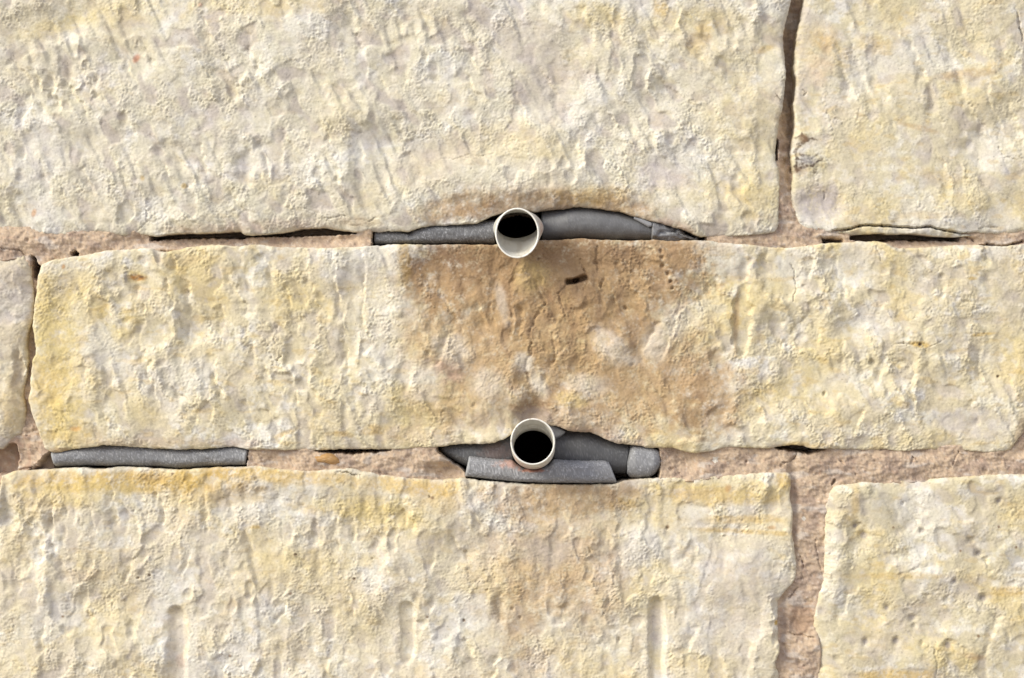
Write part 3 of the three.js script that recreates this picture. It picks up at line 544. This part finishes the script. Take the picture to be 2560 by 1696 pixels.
const box = (x0, y0, x1, y1) => ({ top: [[x0, y0], [x1, y0]], bottom: [[x0, y1], [x1, y1]], left: [[x0, y0], [x0, y1]], right: [[x1, y0], [x1, y1]] });
const STY = { ang: 1.15, pitch: 34, tool: 2.1, toolBias: 0.05, cut: 0.85, rough: 0.8, sx: 124, sy: 62, scoop: 5.6, col: CREAM, mauve: 0.5, yellow: 0.25, h0: 0 };
const big1 = stone({ ...STY, seed: 1, ang: 1.1, mauve: 0.8, yellow: 0.2, top: [[-900, -60], [1986, -60]], left: [[-900, -60], [-900, 585]], right: E1r, bottom: E1b, col: [0.585, 0.545, 0.435], wide: 40, fall: 3.5, label: 'large whitish block with diagonal chisel marks above the upper pipe' });
stone({ ...STY, seed: 2, ang: 1.08, pitch: 40, tool: 1.7, cut: 0.6, rough: 0.55, sx: 150, sy: 44, scoop: 4, mauve: 0.6, yellow: 0.5, col: [0.57, 0.515, 0.37], top: [[2020, -60], [3460, -60]], left: E2l, right: [[3460, -60], [3460, 580]], bottom: E2b, R: 22, wide: 46, fall: 3, label: 'yellowish block with long fine parallel chisel lines' });
stone({ ...STY, seed: 3, ang: 0.6, rough: 0.6, mauve: 0.75, yellow: 0.2, col: [0.53, 0.47, 0.35], top: [[-900, 640], [0, 645], [34, 638], [57, 638]], left: [[-900, 640], [-900, 1125]], right: E3r, bottom: [[-900, 1125], [-200, 1130], [0, 1125]], h0: -3, R: 20, wide: 50, fall: 5 });
stone({ ...STY, seed: 4, ang: 1.15, pitch: 38, tool: 1.5, rough: 0.9, mauve: 0.5, yellow: 0.55, col: [0.585, 0.52, 0.365], top: E4t, left: E4l, right: E4r, bottom: E4b, R: 13, label: 'wide block stained brown below the upper pipe' });
stone({ ...STY, seed: 5, ang: 1.45, pitch: 42, tool: 1.3, rough: 0.85, mauve: 0.5, yellow: 0.35, col: [0.60, 0.54, 0.41], top: E5t, left: [[4, 1190], [-3, 1230], [-14, 1300], [-20, 1500], [-24, 1745]], right: E5r, bottom: [[-24, 1745], [1000, 1748], [1946, 1745]], R: 14, label: 'wide block with ochre upper edge and two vertical grooves' });
stone({ ...STY, seed: 6, ang: 0.8, pitch: 60, tool: 0.8, toolBias: -0.2, rough: 0.7, sx: 90, sy: 75, scoop: 5, cut: 1, mauve: 0.5, yellow: 0.5, col: [0.56, 0.50, 0.35], top: E6t, left: E6l, right: [[3460, 1188], [3460, 1745]], bottom: [[2042, 1745], [3460, 1745]], R: 20, wide: 44, fall: 4, label: 'greyish yellow block dotted with dark pits' });
// blocks of the wall beyond the picture
const more = [[2640, 618, 3460, 1122, 0], [-900, 1185, -48, 1745, 0], [-900, -580, 420, -98, 1], [456, -580, 1610, -98, 1], [1648, -580, 3460, -98, 1], [-900, 1782, 820, 2300, 1], [858, 1782, 2240, 2300, 1], [2276, 1782, 3460, 2300, 1], [-900, 2336, 240, 2880, 1], [278, 2336, 1700, 2880, 1], [1738, 2336, 3460, 2880, 1]];
more.forEach(([a, b, c, d, cs], i) => stone({ ...STY, seed: 11 + i, coarse: !!cs, ang: 0.9 + 0.1 * i, yellow: 0.4, ...box(a, b, c, d), jag: 2.5 }));

// ---------------------------------------------------------------- mortar
const cavities = [
  { p: pairs('-60,1120 14,1112 34,1112 39,1150 33,1184 -60,1192'), d: -32 },
  { p: pairs('100,1148 124,1130 130,1182 66,1180 88,1170'), d: -28 },
  { p: pairs('931,480 931,640 1768,640 1768,596 1748,500'), d: -80 },
  { p: pairs('372,560 372,600 400,597 450,594 520,592 600,593 614,590 640,588 700,588.5 735,588 790,586 850,584 885,581 890,560'), d: -60 },
  { p: pairs('2128,570 2130,596 2166,603 2213,604 2227,599 2267,597 2284,600 2319,599 2343,598 2400,602 2406,592 2400,570'), d: -60 },
  { p: pairs('2060,597 2075,596 2108,600 2110,606 2085,606 2064,606'), d: -34 },
  { p: pairs('1930,350 1947,346 1950,360 1946,380 1948,398 1930,402'), d: -40 },
  { p: pairs('122,1090 126,1190 612,1190 616,1090'), d: -70 },
  { p: pairs('770,1105 785,1127 830,1133 880,1135 940,1131 976,1125 980,1100'), d: -50 },
  { p: pairs('1090,1000 1094,1128 1120,1150 1150,1168 1166,1186 1170,1225 1648,1225 1648,1000'), d: -80 },
  { p: pairs('1936,1100 1941,1121 1983,1128 2025,1135 2064,1123 2070,1100'), d: -55 },
  { p: pairs('76,640 88,652 95,668 92,690 84,700 76,690'), d: -50 },
  { p: pairs('178,632 186,629 193,633 192,641 183,643 177,638'), d: -40 },
];
for (const c of cavities) { c.x0 = Math.min(...c.p.map(p => p[0])) - 8; c.x1 = Math.max(...c.p.map(p => p[0])) + 8; c.y0 = Math.min(...c.p.map(p => p[1])) - 8; c.y1 = Math.max(...c.p.map(p => p[1])) + 8; }
function signedDist(p, x, y) { let inside = false, d = 1e9; for (let i = 0, j = p.length - 1; i < p.length; j = i++) { const [ax, ay] = p[i], [bx, by] = p[j]; if ((ay > y) !== (by > y) && x < (bx - ax) * (y - ay) / (by - ay) + ax) inside = !inside; d = Math.min(d, segDist(x, y, ax, ay, bx, by)[0]); } return inside ? -d : d; }
// recess of the pointing along the joints: [x, y, rx, ry, mm]
const recess = [[630, 596, 300, 22, -14], [2005, 150, 60, 300, -34], [2000, 400, 50, 110, -5], [60, 880, 60, 200, -16], [30, 1150, 60, 50, -8], [90, 1110, 40, 50, -3], [2300, 600, 140, 14, -9], [2075, 600, 40, 10, -5], [1130, 1185, 60, 30, -14], [1700, 1150, 60, 40, -7], [2005, 1550, 34, 50, -5], [1960, 1560, 12, 80, -5], [2010, 1650, 60, 60, 2], [2250, 1160, 300, 30, 2], [100, 600, 260, 30, 3], [1850, 598, 160, 14, 1], [700, 1150, 60, 30, -3], [1985, 1250, 14, 160, -4]];
const mortarCracks = [];
const mcrack = (s, w, d) => { const p = pairs(s); for (let i = 1; i < p.length; i++) mortarCracks.push([p[i - 1][0], p[i - 1][1], p[i][0], p[i][1], w * 0.85, d * 0.6]); };
mcrack('2454,615 2473,611 2509,616 2537,612 2560,603', 4, 12); mcrack('2055,590 2062,598 2066,606', 3, 8); mcrack('2412,590 2424,594 2440,603', 3, 6); mcrack('1958,1160 1975,1156 1990,1146 1995,1135', 2.5, 5); mcrack('2084,1212 2090,1202', 5, 10); mcrack('1996,1405 2003,1393 2010,1405 2006,1450', 2.2, 3); mcrack('2040,1350 2048,1400 2060,1440', 2.2, 3); mcrack('1974,1585 1990,1592 2010,1590 2035,1598', 2.6, 4); mcrack('1976,1500 1990,1480 1998,1470', 3, 4); mcrack('60,1090 75,1080 82,1060', 2, 3); mcrack('30,1178 70,1172 90,1160 105,1150', 2.6, 6); mcrack('30,1120 38,1150 34,1176', 2.6, 5); mcrack('0,620 20,625 45,625 60,640', 2.6, 4); mcrack('400,628 430,631', 3, 5); mcrack('590,619 615,614 632,610', 3, 5); mcrack('2278,1160 2285,1145 2295,1150', 2.4, 4); mcrack('2380,1170 2400,1130 2410,1140', 2.4, 3); mcrack('2105,1155 2112,1162', 3, 4);
const mpits = [[1870, 1155, 4], [2011, 1408, 5], [1998, 1658, 10], [2400, 1165, 12], [2108, 1158, 6], [2142, 1187, 5], [2450, 1150, 9], [950, 1184, 5], [1680, 1176, 6], [1776, 1168, 4], [1700, 1185, 4], [66, 600, 6], [1955, 1166, 5], [1964, 336, 6], [1990, 1128, 4]];
function mortarH(u, v) {
  let h = -5.5 + 3.2 * fbm(u / 60 + 4, v / 42, 4, 0.6) + 0.8 * n2(u / 13, v / 11 + 5) + 0.5 * n2(u / 5, v / 5) - 0.8 * Math.abs(n2(u / 8 + 3, v / 8));
  for (const [x, y, rx, ry, d] of recess) { const p = (u - x) / rx, q = (v - y) / ry, e = p * p + q * q; if (e < 2.2) h += d * (1 - ss(0.2, 1.45, Math.sqrt(e) + 0.1 * n2(u / 20, v / 20))); }
  const wu = u + 2.5 * n2(u / 12, v / 12) + 1.2 * n2(u / 5, v / 5 + 7), wv = v + 2.5 * n2(u / 12 + 9, v / 12) + 1.2 * n2(u / 5 + 7, v / 5);
  for (const [a, b, c, d, w, k] of mortarCracks) { if (u < Math.min(a, c) - w - 4 || u > Math.max(a, c) + w + 4 || v < Math.min(b, d) - w - 4 || v > Math.max(b, d) + w + 4) continue; const [e] = segDist(wu, wv, a, b, c, d); if (e < w) h -= k * (1 - ss(0.2 * w, w, e)); }
  for (const [x, y, r] of mpits) { const e = Math.hypot(wu - x, wv - y) / r; if (e < 1) h -= 2.2 * (1 - e * e); }
  for (const c of cavities) if (u > c.x0 && u < c.x1 && v > c.y0 && v < c.y1) { const e = signedDist(c.p, wu, wv); if (e < 3) h = lerp(h, c.d, ss(3, -3.5, e)); }
  for (const c of outlines) if (u > c.x0 && u < c.x1 && v > c.y0 && v < c.y1) { const e = -signedDist(c.p, u, v); if (e > 9) h -= 30 * ss(9, 22, e); }
  return h;
}
function mortarCol(u, v, o) {
  o[0] = 0.475; o[1] = 0.365; o[2] = 0.262;
  mix3(o, [0.345, 0.26, 0.205], 0.8 * ss(-0.15, 0.4, fbm(u / 90 + 20, v / 60, 3)));
  mix3(o, [0.56, 0.43, 0.30], 0.7 * ss(0.0, 0.5, fbm(u / 40 + 50, v / 34, 3)));
  mix3(o, [0.50, 0.32, 0.22], 0.3 * ss(0.35, 0.6, n2(u / 14 + 9, v / 12)));
  mix3(o, [0.58, 0.50, 0.42], 0.6 * ss(0.4, 0.65, n2(u / 7 + 33, v / 7)));
  mix3(o, [0.16, 0.12, 0.10], 0.6 * ss(0.66, 0.8, n2(u / 8 + 70, v / 8)));
  mix3(o, [0.36, 0.235, 0.155], 0.7 * (1 - ss(0.7, 1.1, Math.hypot((u - 2008) / 34, (v - 1548) / 46) + 0.25 * n2(u / 14, v / 14)))); mix3(o, [0.30, 0.22, 0.165], 0.6 * ss(0.15, 0.5, fbm(u / 24 + 12, v / 20 + 7, 3))); mix3(o, [0.52, 0.47, 0.42], 0.6 * ss(0.25, 0.55, fbm(u / 75 + 2, v / 30 + 31, 3)));
  if (Math.hypot(u - 1790, v - 1151) < 7 + 2 * n2(u / 3, v / 3) || Math.hypot(u - 2012, v - 1298) < 5) mix3(o, PALE, 0.9);
  if (u < 70 && v > 1090) mix3(o, [0.36, 0.22, 0.15], 0.5 * ss(-0.2, 0.3, n2(u / 20, v / 20)));
  const g = 1 + 0.12 * n2(u / 3.4, v / 3.4) + 0.05 * n2(u / 7.5, v / 7.5); o[0] *= g; o[1] *= g; o[2] *= g;
}
function mortar(x0, y0, x1, y1, cell, label) {
  const xs = [], ys = [];
  for (let x = x0; x < x1;) { xs.push(x); x += x > -50 && x < 2610 ? cell : Math.max(cell, 12); } xs.push(x1);
  for (let y = y0; y < y1; y += cell) ys.push(y); ys.push(y1);
  const pos = [], col = [], idx = [], c = [0, 0, 0], nx = xs.length;
  for (const y of ys) for (const x of xs) { pos.push(X(x), Y(y), mortarH(x, y) * 0.001); mortarCol(x, y, c); col.push(c[0], c[1], c[2]); }
  for (let j = 0; j < ys.length - 1; j++) for (let i = 0; i < nx - 1; i++) { const a = j * nx + i, b = a + 1, q = a + nx, d = q + 1; const mu = (xs[i] + xs[i + 1]) / 2, mv = (ys[j] + ys[j + 1]) / 2; if (Math.hypot((mu - 1296) / 60, (mv - 569) / 39.5) < 1 || Math.hypot((mu - 1333) / 52, (mv - 1124) / 48.5) < 1) continue; idx.push(a, q, d, a, d, b); }
  const m = buildMesh(numbered('mortar_joint'), pos, col, idx, mortarMat, wall);
  if (label) m.userData.label = label;
}
mortar(-900, 500, 3460, 670, 2.4, 'upper bed joint of pinkish mortar with open dark gaps');
mortar(-900, 1040, 3460, 1240, 2.4, 'lower bed joint of pinkish mortar');
mortar(1930, -80, 2040, 500, 2.6, 'deeply recessed vertical joint between the two upper blocks');
mortar(1925, 1240, 2100, 1765, 2.6, 'vertical joint of flaking mortar between the two lower blocks');
mortar(20, 670, 130, 1040, 2.6); mortar(2550, 670, 2660, 1040, 4); mortar(-60, 1240, 0, 1765, 4);
mortar(-900, -120, 3460, -80, 12); mortar(-900, 1765, 3460, 1800, 12); mortar(-900, 2290, 3460, 2350, 12);
mortar(400, -580, 480, -120, 12); mortar(1590, -580, 1670, -120, 12); mortar(800, 1800, 880, 2290, 12); mortar(2220, 1800, 2300, 2290, 12); mortar(220, 2350, 300, 2880, 12); mortar(1680, 2350, 1760, 2880, 12);
// the rubble core behind the facing
{ const x0 = X(-900), x1 = X(3460), y1 = Y(-580), t = 0.06, outer = new THREE.Shape([[x0, 0], [x1, 0], [x1, y1], [x0, y1]].map(p => new THREE.Vector2(...p)));
  outer.holes.push(new THREE.Path([[x0 + t, 0.04], [x0 + t, y1 - t], [x1 - t, y1 - t], [x1 - t, 0.04]].map(p => new THREE.Vector2(...p))));
  const coreMat = mat('wall_core_rubble', { color: new THREE.Color().setRGB(0.30, 0.24, 0.19), roughness: 1 });
  const rim = new THREE.Mesh(new THREE.ExtrudeGeometry(outer, { depth: 0.55, bevelEnabled: false }), coreMat); rim.name = 'cavity_closer'; rim.position.z = -0.655;
  const leaf = new THREE.Mesh(new THREE.BoxGeometry(x1 - x0, y1, 0.15), coreMat); leaf.name = 'inner_leaf'; leaf.position.set((x0 + x1) / 2, y1 / 2, -0.732);
  for (const m of [rim, leaf]) { m.castShadow = m.receiveShadow = true; wall.add(m); } }
// orange pebble caught in the lower bed joint
{ const g = new THREE.IcosahedronGeometry(1, 5), p = g.attributes.position, c = [];
  for (let i = 0; i < p.count; i++) { const x = p.getX(i), y = p.getY(i), z = p.getZ(i), a = Math.atan2(y, x); const r = 1 + 0.16 * Math.cos(2 * a) - 0.16 * Math.sin(3 * a + 0.6) + 0.06 * n2(x * 4, y * 4 + z * 3); p.setXYZ(i, X(816 + x * 31 * r) - 0, Y(1149 - y * 15 * r + x * 2), 0.001 * (-8 + z * 6)); const t = 0.5 + 0.5 * n2(x * 3 + 5, y * 3), o = [0.46, 0.27, 0.10]; mix3(o, BROWN, 0.5 * t); mix3(o, [0.6, 0.42, 0.25], 0.6 * ss(0.3, 0.5, n2(x * 6, y * 6))); c.push(...o); }
  g.setAttribute('color', new THREE.Float32BufferAttribute(c, 3)); g.computeVertexNormals();
  const m = new THREE.Mesh(g, stoneMat); m.name = 'pebble'; m.userData.label = 'orange brown pebble set in the mortar'; m.castShadow = m.receiveShadow = true; wall.add(m); }

// ---------------------------------------------------------------- grey foam packing
const foamMat = mat('grey_closed_cell_foam', { vertexColors: true, roughness: 0.62, metalness: 0 });
// a strip of foam along the joint: outline top(x), bottom(x); front and back in mm; ends cut along a slant
function foam(parent, name, o) {
  const pos = [], col = [], idx = [], N = o.around ?? 90, cell = 2.2, n = Math.ceil((o.x1 - o.x0) / cell);
  const e = o.square ?? 0.75, rough = o.rough ?? 0.35, lump = o.lump ?? 0.8;
  const nr = [];
  for (let i = 0; i <= n; i++) {
    const x = lerp(o.x0, o.x1, i / n), top = polyAt(o.top, x), bot = polyAt(o.bottom, x), cy = (top + bot) / 2, ry = (bot - top) / 2;
    const dl = (x - o.x0), dr = (o.x1 - x), rl = o.roundL ?? 4, rr = o.roundR ?? 4;
    let k = 1; if (dl < rl) k *= lerp(o.endL ?? 0.9, 1, Math.sqrt(1 - (1 - dl / rl) ** 2)); if (dr < rr) k *= lerp(o.endR ?? 0.9, 1, Math.sqrt(1 - (1 - dr / rr) ** 2));
    const zf = typeof o.front === 'number' ? o.front : polyAt(o.front, x), zb = o.back, cz = (zf + zb) / 2, rz = (zf - zb) / 2;
    nr.push(pos.length / 3);
    for (let j = 0; j < N; j++) {
      const a = j / N * 2 * Math.PI, ca = Math.cos(a), sa = Math.sin(a);
      const yy = Math.sign(sa) * Math.abs(sa) ** e, zz = Math.sign(ca) * Math.abs(ca) ** e;
      const v = cy - yy * ry * k, sl = yy * (o.slantL ?? 0) * (1 - ss(0, 30, dl)) + yy * (o.slantR ?? 0) * (1 - ss(0, 30, dr));
      const s = a * (ry + 10);
      let d = lump * n2(x / 60 + o.seed, a * 1.1) + 0.4 * lump * n2(x / 22, a * 2 + o.seed) + rough * (n2(x / 6 + o.seed, s / 7) + 0.8 * n2(x / 3.2, s / 3.4 + o.seed));
      if (o.crease) for (const [x0, y0, x1, y1, w, dp] of o.crease) { const [q] = segDist(x + 2 * n2(x / 9, v / 9), v + 3 * n2(x / 11 + 4, v / 11), x0, y0, x1, y1); if (zz > 0 && q < w) d -= dp * (1 - ss(0, w, q)); }
      const nl = Math.hypot(yy, zz) || 1, px = d / 0.45 * yy / nl;
      pos.push(X(x + sl), Y(v - px), (cz + zz * rz * k + d * zz / nl) * 0.001);
      const t = n2(x / 2.9 + o.seed, s / 4.4) + 0.35 * n2(x / 8, s / 9 + o.seed), t2 = n2(x / 2.6, s / 3 + 40);
      let g = o.tone * (1 + 0.10 * n2(x / 30, s / 26 + o.seed) + 0.10 * t2) + 1.25 * (o.sparkle ?? 0.10) * ss(0.1, 0.6, t) * (0.55 + 0.45 * ss(-0.3, 0.3, n2(x / 25 + 9, s / 20)));
      const c = [g * 0.97, g * 0.985, g * 1.03];
      if (o.dust) for (const [dx, dy, rx, ry2, cc, al] of o.dust) { const q = Math.hypot((x - dx) / rx, (v - dy) / ry2) + 0.4 * n2(x / 9, v / 9); if (q < 1.2 && zz > -0.2) mix3(c, cc, al * (1 - ss(0.3, 1.15, q))); }
      if (o.cutL && dl < o.cutL) mix3(c, [0.25, 0.255, 0.26], 0.7 * (1 - ss(o.cutL * 0.6, o.cutL, dl))); if (o.cutR && dr < o.cutR) mix3(c, [0.25, 0.255, 0.26], 0.7 * (1 - ss(o.cutR * 0.6, o.cutR, dr)));
      const lf = o.lift ?? 1.2; col.push(c[0] * lf, c[1] * lf, c[2] * lf);
    }
  }
  for (let i = 0; i < n; i++) for (let j = 0; j < N; j++) { const a = nr[i] + j, b = nr[i] + (j + 1) % N, c = nr[i + 1] + j, d = nr[i + 1] + (j + 1) % N; idx.push(a, c, b, b, c, d); }
  for (const [row, sgn] of [[0, 1], [n, -1]]) { const c = pos.length / 3; let mx = 0, my = 0, mz = 0; for (let j = 0; j < N; j++) { mx += pos[(nr[row] + j) * 3]; my += pos[(nr[row] + j) * 3 + 1]; mz += pos[(nr[row] + j) * 3 + 2]; } pos.push(mx / N, my / N, mz / N); col.push(0.2, 0.2, 0.21); for (let j = 0; j < N; j++) { const a = nr[row] + j, b = nr[row] + (j + 1) % N; if (sgn > 0) idx.push(c, a, b); else idx.push(c, b, a); } }
  return buildMesh(name, pos, col, idx, foamMat, parent);
}
function foamThing(label, o) { const m = foam(scene, numbered('foam_strip'), o); m.userData = { label, category: 'foam strip', group: 'grey foam strips packed into the joints' }; return m; }
foamThing('long grey foam rod in the joint left of the upper pipe', { lift: 1.32, seed: 1, x0: 933, x1: 1238, top: pairs('933,574 1000,572 1022,577 1045,566 1065,560 1130,556 1190,552 1238,546'), bottom: pairs('933,611 1000,610 1080,611 1125,610 1238,611'), front: pairs('933,-12 1000,-9 1060,-7 1238,-8'), back: -60, tone: 0.105, sparkle: 0.13, crease: [[1008, 572, 1030, 588, 10, 1.6]] });
const fb = foamThing('broad smooth dark foam wedge in the joint right of the upper pipe', { seed: 2, x0: 1354, x1: 1634, top: pairs('1354,520 1410,514 1440,509 1470,509 1500,514 1547,521 1588,534 1634,550'), bottom: pairs('1354,604 1400,600 1446,597 1525,601 1634,601'), front: pairs('1354,-16 1420,-9 1500,-7 1600,-9 1634,-12'), back: -70, tone: 0.115, sparkle: 0.03, rough: 0.16, lump: 0.5, square: 0.9, endR: 0.97, roundR: 3 });
foam(fb, 'foam_flap', { seed: 3, x0: 1586, x1: 1631, top: pairs('1586,541 1606,546 1631,556'), bottom: pairs('1586,547 1606,558 1622,567 1631,566'), front: pairs('1586,-7 1631,-4.5'), back: -12, tone: 0.19, sparkle: 0.03, rough: 0.15, lump: 0.3, square: 0.6, around: 40 });
foamThing('torn crumpled grey foam scrap at the right end of the upper joint', { seed: 4, x0: 1631, x1: 1752, top: pairs('1631,546 1650,551 1680,563 1710,574 1735,585 1752,594'), bottom: pairs('1631,600 1660,603 1690,604 1720,603 1752,600'), front: pairs('1631,-5 1680,-6 1752,-16'), back: -50, tone: 0.165, sparkle: 0.05, rough: 0.5, lump: 2.2, endR: 0.3, roundR: 20, crease: [[1652, 582, 1690, 574, 9, 3.5], [1690, 574, 1740, 590, 8, 4], [1700, 588, 1722, 598, 7, 3], [1668, 560, 1690, 574, 6, 2]] });
foamThing('grey foam rod lying alone in the lower joint at the left', { lift: 1.32, seed: 5, x0: 126, x1: 614, top: pairs('126,1128 190,1117 253,1110 330,1111 390,1117 470,1120 540,1117 585,1112 614,1120'), bottom: pairs('126,1171 200,1168 300,1169 380,1171 430,1174 500,1171 614,1167'), front: pairs('126,-4 250,-6 400,-8 520,-6 614,-4'), back: -55, tone: 0.15, sparkle: 0.13, slantL: -6, slantR: 4, cutL: 9, cutR: 10 });
foamThing('dark tapered foam rod in the lower joint left of the lower pipe', { seed: 6, x0: 1097, x1: 1284, top: pairs('1097,1116 1120,1112 1155,1105 1205,1104 1241,1098 1284,1074'), bottom: pairs('1097,1131 1120,1148 1150,1164 1168,1172 1284,1176'), front: pairs('1097,-20 1140,-14 1200,-12 1284,-14'), back: -70, tone: 0.075, sparkle: 0.07, endL: 0.4, roundL: 14, dust: [[1240, 1130, 50, 30, [0.2, 0.13, 0.11], 0.4]] });
const fe = foamThing('large dark foam rod in the lower joint right of the lower pipe', { seed: 7, x0: 1384, x1: 1574, top: pairs('1384,1058 1411,1068 1436,1073 1473,1074 1495,1081 1517,1092 1540,1101 1574,1106'), bottom: pairs('1384,1180 1440,1188 1540,1192 1574,1192'), front: pairs('1384,-16 1450,-12 1520,-11 1574,-13'), back: -75, tone: 0.075, sparkle: 0.045, rough: 0.25, slantR: 5, square: 0.85 });
foam(fe, 'foam_flap', { seed: 8, x0: 1374, x1: 1414, top: pairs('1374,1062 1395,1067 1414,1080'), bottom: pairs('1374,1102 1390,1100 1404,1093 1414,1083'), front: pairs('1374,-9 1414,-7'), back: -16, tone: 0.10, sparkle: 0.04, rough: 0.2, lump: 0.4, square: 0.6, around: 44 });
foamThing('pale grey cut foam strip under the lower pipe', { lift: 1.32, seed: 9, x0: 1167, x1: 1534, top: pairs('1167,1141 1200,1145 1270,1151 1280,1153 1292,1164 1312,1174 1345,1174 1372,1164 1385,1152 1520,1153 1534,1158'), bottom: pairs('1167,1194 1230,1202 1320,1208 1424,1211 1534,1210'), front: pairs('1167,-1 1300,2 1450,2 1534,0'), back: -40, tone: 0.175, sparkle: 0.14, rough: 0.5, lump: 0.6, square: 0.62, slantL: 5, slantR: -9, cutL: 8, cutR: 7, dust: [[1290, 1160, 55, 14, [0.42, 0.20, 0.13], 0.5], [1330, 1177, 40, 6, [0.36, 0.14, 0.08], 0.7]] });
foamThing('short rounded grey foam plug at the right end of the lower joint', { lift: 1.32, seed: 10, x0: 1570, x1: 1652, top: pairs('1570,1150 1578,1118 1586,1110 1605,1111 1625,1116 1652,1126'), bottom: pairs('1570,1188 1580,1197 1600,1200 1625,1198 1642,1188 1652,1176'), front: pairs('1570,-7 1590,-3 1636,-3 1652,-6'), back: -50, tone: 0.165, sparkle: 0.13, rough: 0.3, lump: 1, roundL: 6, roundR: 12, endR: 0.85 });

// ---------------------------------------------------------------- the two plastic pipe ends
const pipeMat = mat('off_white_plastic', { vertexColors: true, roughness: 0.42, metalness: 0 });
function ringLoft(parent, name, rings, material, colour, closed) {
  const N = 120, pos = [], col = [], idx = [];
  const pts = rings;
  pts.forEach(([cx, cy, rx, ry, z, sq = 0]) => {
    const k = 1 - z * 0.001 / DIST;                     // the survey was read off in perspective: nearer sections are truly a little smaller
    for (let j = 0; j < N; j++) { const a = j / N * 2 * Math.PI, yb = Math.sin(a) * ry, dip = sq * Math.max(0, -Math.sin(a)) * (3 * Math.sin(2 * a) + 2 * Math.cos(a)); const u = CX + (cx + Math.cos(a) * rx - CX) * k, v = CY + (cy - yb + dip - CY) * k;
      pos.push(X(u), Y(v), z * 0.001); if (colour) col.push(...colour(a, z, cx)); }
  });
  const R = pts.length, last = closed ? R : R - 1;
  for (let i = 0; i < last; i++) for (let j = 0; j < N; j++) { const a = i * N + j, b = i * N + (j + 1) % N, c = ((i + 1) % R) * N + j, d = ((i + 1) % R) * N + (j + 1) % N; idx.push(a, b, c, b, d, c); }
  return buildMesh(name, pos, colour ? col : null, idx, material, parent);
}
function smoothRings(r, steps) { const out = []; for (let i = 0; i < r.length - 1; i++) for (let s = 0; s < steps; s++) { const t = s / steps, q = t * t * (3 - 2 * t); out.push(r[i].map((x, k) => k === 4 ? lerp(x, r[i + 1][k], t) : lerp(x, r[i + 1][k], q))); } out.push(r[r.length - 1]); return out; }
function pipe(label, outer, inner, dirt) {
  const g = new THREE.Group(); g.name = numbered('drain_pipe'); g.userData = { label, category: 'pipe', group: 'pipe ends sticking out of the joints' }; scene.add(g);
  const o = smoothRings(outer, 5), i = smoothRings(inner, 5), r = outer[0], ri = inner[0];
  const lip = [[r[0], r[1], r[2] - 0.8, r[3] - 0.8, r[4] + 0.5], [(r[0] + ri[0]) / 2, (r[1] + ri[1]) / 2, (r[2] + ri[2]) / 2, (r[3] + ri[3]) / 2, r[4] + 0.8], [ri[0], ri[1], ri[2] + 0.8, ri[3] + 0.8, r[4] + 0.5]];
  const paint = (a, z) => { const c = [0.66, 0.645, 0.58]; const s = 1 + 0.05 * n2(a * 9, z / 14) + 0.03 * n2(a * 30, z / 5); c[0] *= s; c[1] *= s; c[2] *= s; for (const [a0, w, z0, z1, cc, al] of dirt) { let da = Math.abs(((a - a0 + 9.4248) % 6.28318) - 3.14159); if (da < w && z > z0 && z < z1) mix3(c, cc, al * (1 - ss(0.2, 1, da / w)) * clamp(0.7 + 0.8 * n2(a * 14, z / 4), 0, 1)); } mix3(c, [0.42, 0.37, 0.28], 0.4 * ss(0.1, 0.55, n2(a * 2.6 + 4, z / 17) + 0.5 * n2(a * 9, z / 6))); return c; };
  const bare = (a, z) => { const q = 1 + 0.06 * n2(a * 11, 3) + 0.05 * n2(a * 31, 8); const c = [0.78 * q, 0.765 * q, 0.70 * q]; mix3(c, [0.42, 0.36, 0.27], 0.5 * ss(0.25, 0.6, n2(a * 5 + r[0], 5))); return c; };
  ringLoft(g, 'pipe_wall', o.slice().reverse(), pipeMat, paint, false); ringLoft(g, 'cut_rim', [o[0], ...lip, i[0]], pipeMat, bare, false); ringLoft(g, 'pipe_bore', i, pipeMat, paint, false);
  return g;
}
pipe('squashed off-white plastic pipe end in the upper joint',
  [[1293, 583, 55, 63, 44], [1294, 579, 57.5, 58, 28], [1296, 571, 62, 46, 4], [1296, 570, 63, 42, -14], [1296, 570, 62, 41, -90]],
  [[1293, 583, 50.8, 58.8, 43.8], [1294, 578, 53, 53, 28], [1294, 567, 53, 36, 4], [1293, 563.5, 52, 32, -10, 1], [1294, 566, 56, 37, -30, 0], [1296, 569, 58, 38, -90, 0]],
  [[0.1, 0.55, 2, 34, [0.52, 0.25, 0.15], 0.6], [2.9, 0.5, 4, 40, [0.45, 0.46, 0.42], 0.5], [4.7, 1.2, -8, 36, [0.58, 0.53, 0.42], 0.4]]);
pipe('round off-white plastic pipe end in the lower joint resting on foam',
  [[1332, 1105, 56, 58.5, 44], [1332.5, 1113, 55.5, 56, 26], [1333, 1120, 54.5, 53.5, 10], [1333, 1122, 54, 52, -14], [1333, 1124, 54, 51, -90]],
  [[1332, 1105, 51.8, 54.3, 43.8], [1332.5, 1111, 50, 50, 26], [1333, 1117, 48.5, 44.5, 10], [1333, 1119, 48.5, 42.5, -6], [1333, 1121, 49.5, 45, -30], [1333, 1124, 50, 46.5, -90]],
  [[4.1, 0.7, 8, 40, [0.55, 0.24, 0.14], 0.6], [4.8, 0.7, 4, 22, [0.40, 0.18, 0.11], 0.6]]);

// ---------------------------------------------------------------- ground in front of the wall
{ const g = new THREE.PlaneGeometry(300, 300, 40, 40); g.rotateX(-Math.PI / 2);
  const m = new THREE.Mesh(g, mat('pale_gravel', { color: new THREE.Color().setRGB(0.30, 0.27, 0.23), roughness: 1 })); m.name = 'ground'; m.position.y = -0.002; m.receiveShadow = true; m.userData = { kind: 'structure', label: 'pale gravel ground in front of the wall' }; scene.add(m); }

renderer.render(scene, camera);
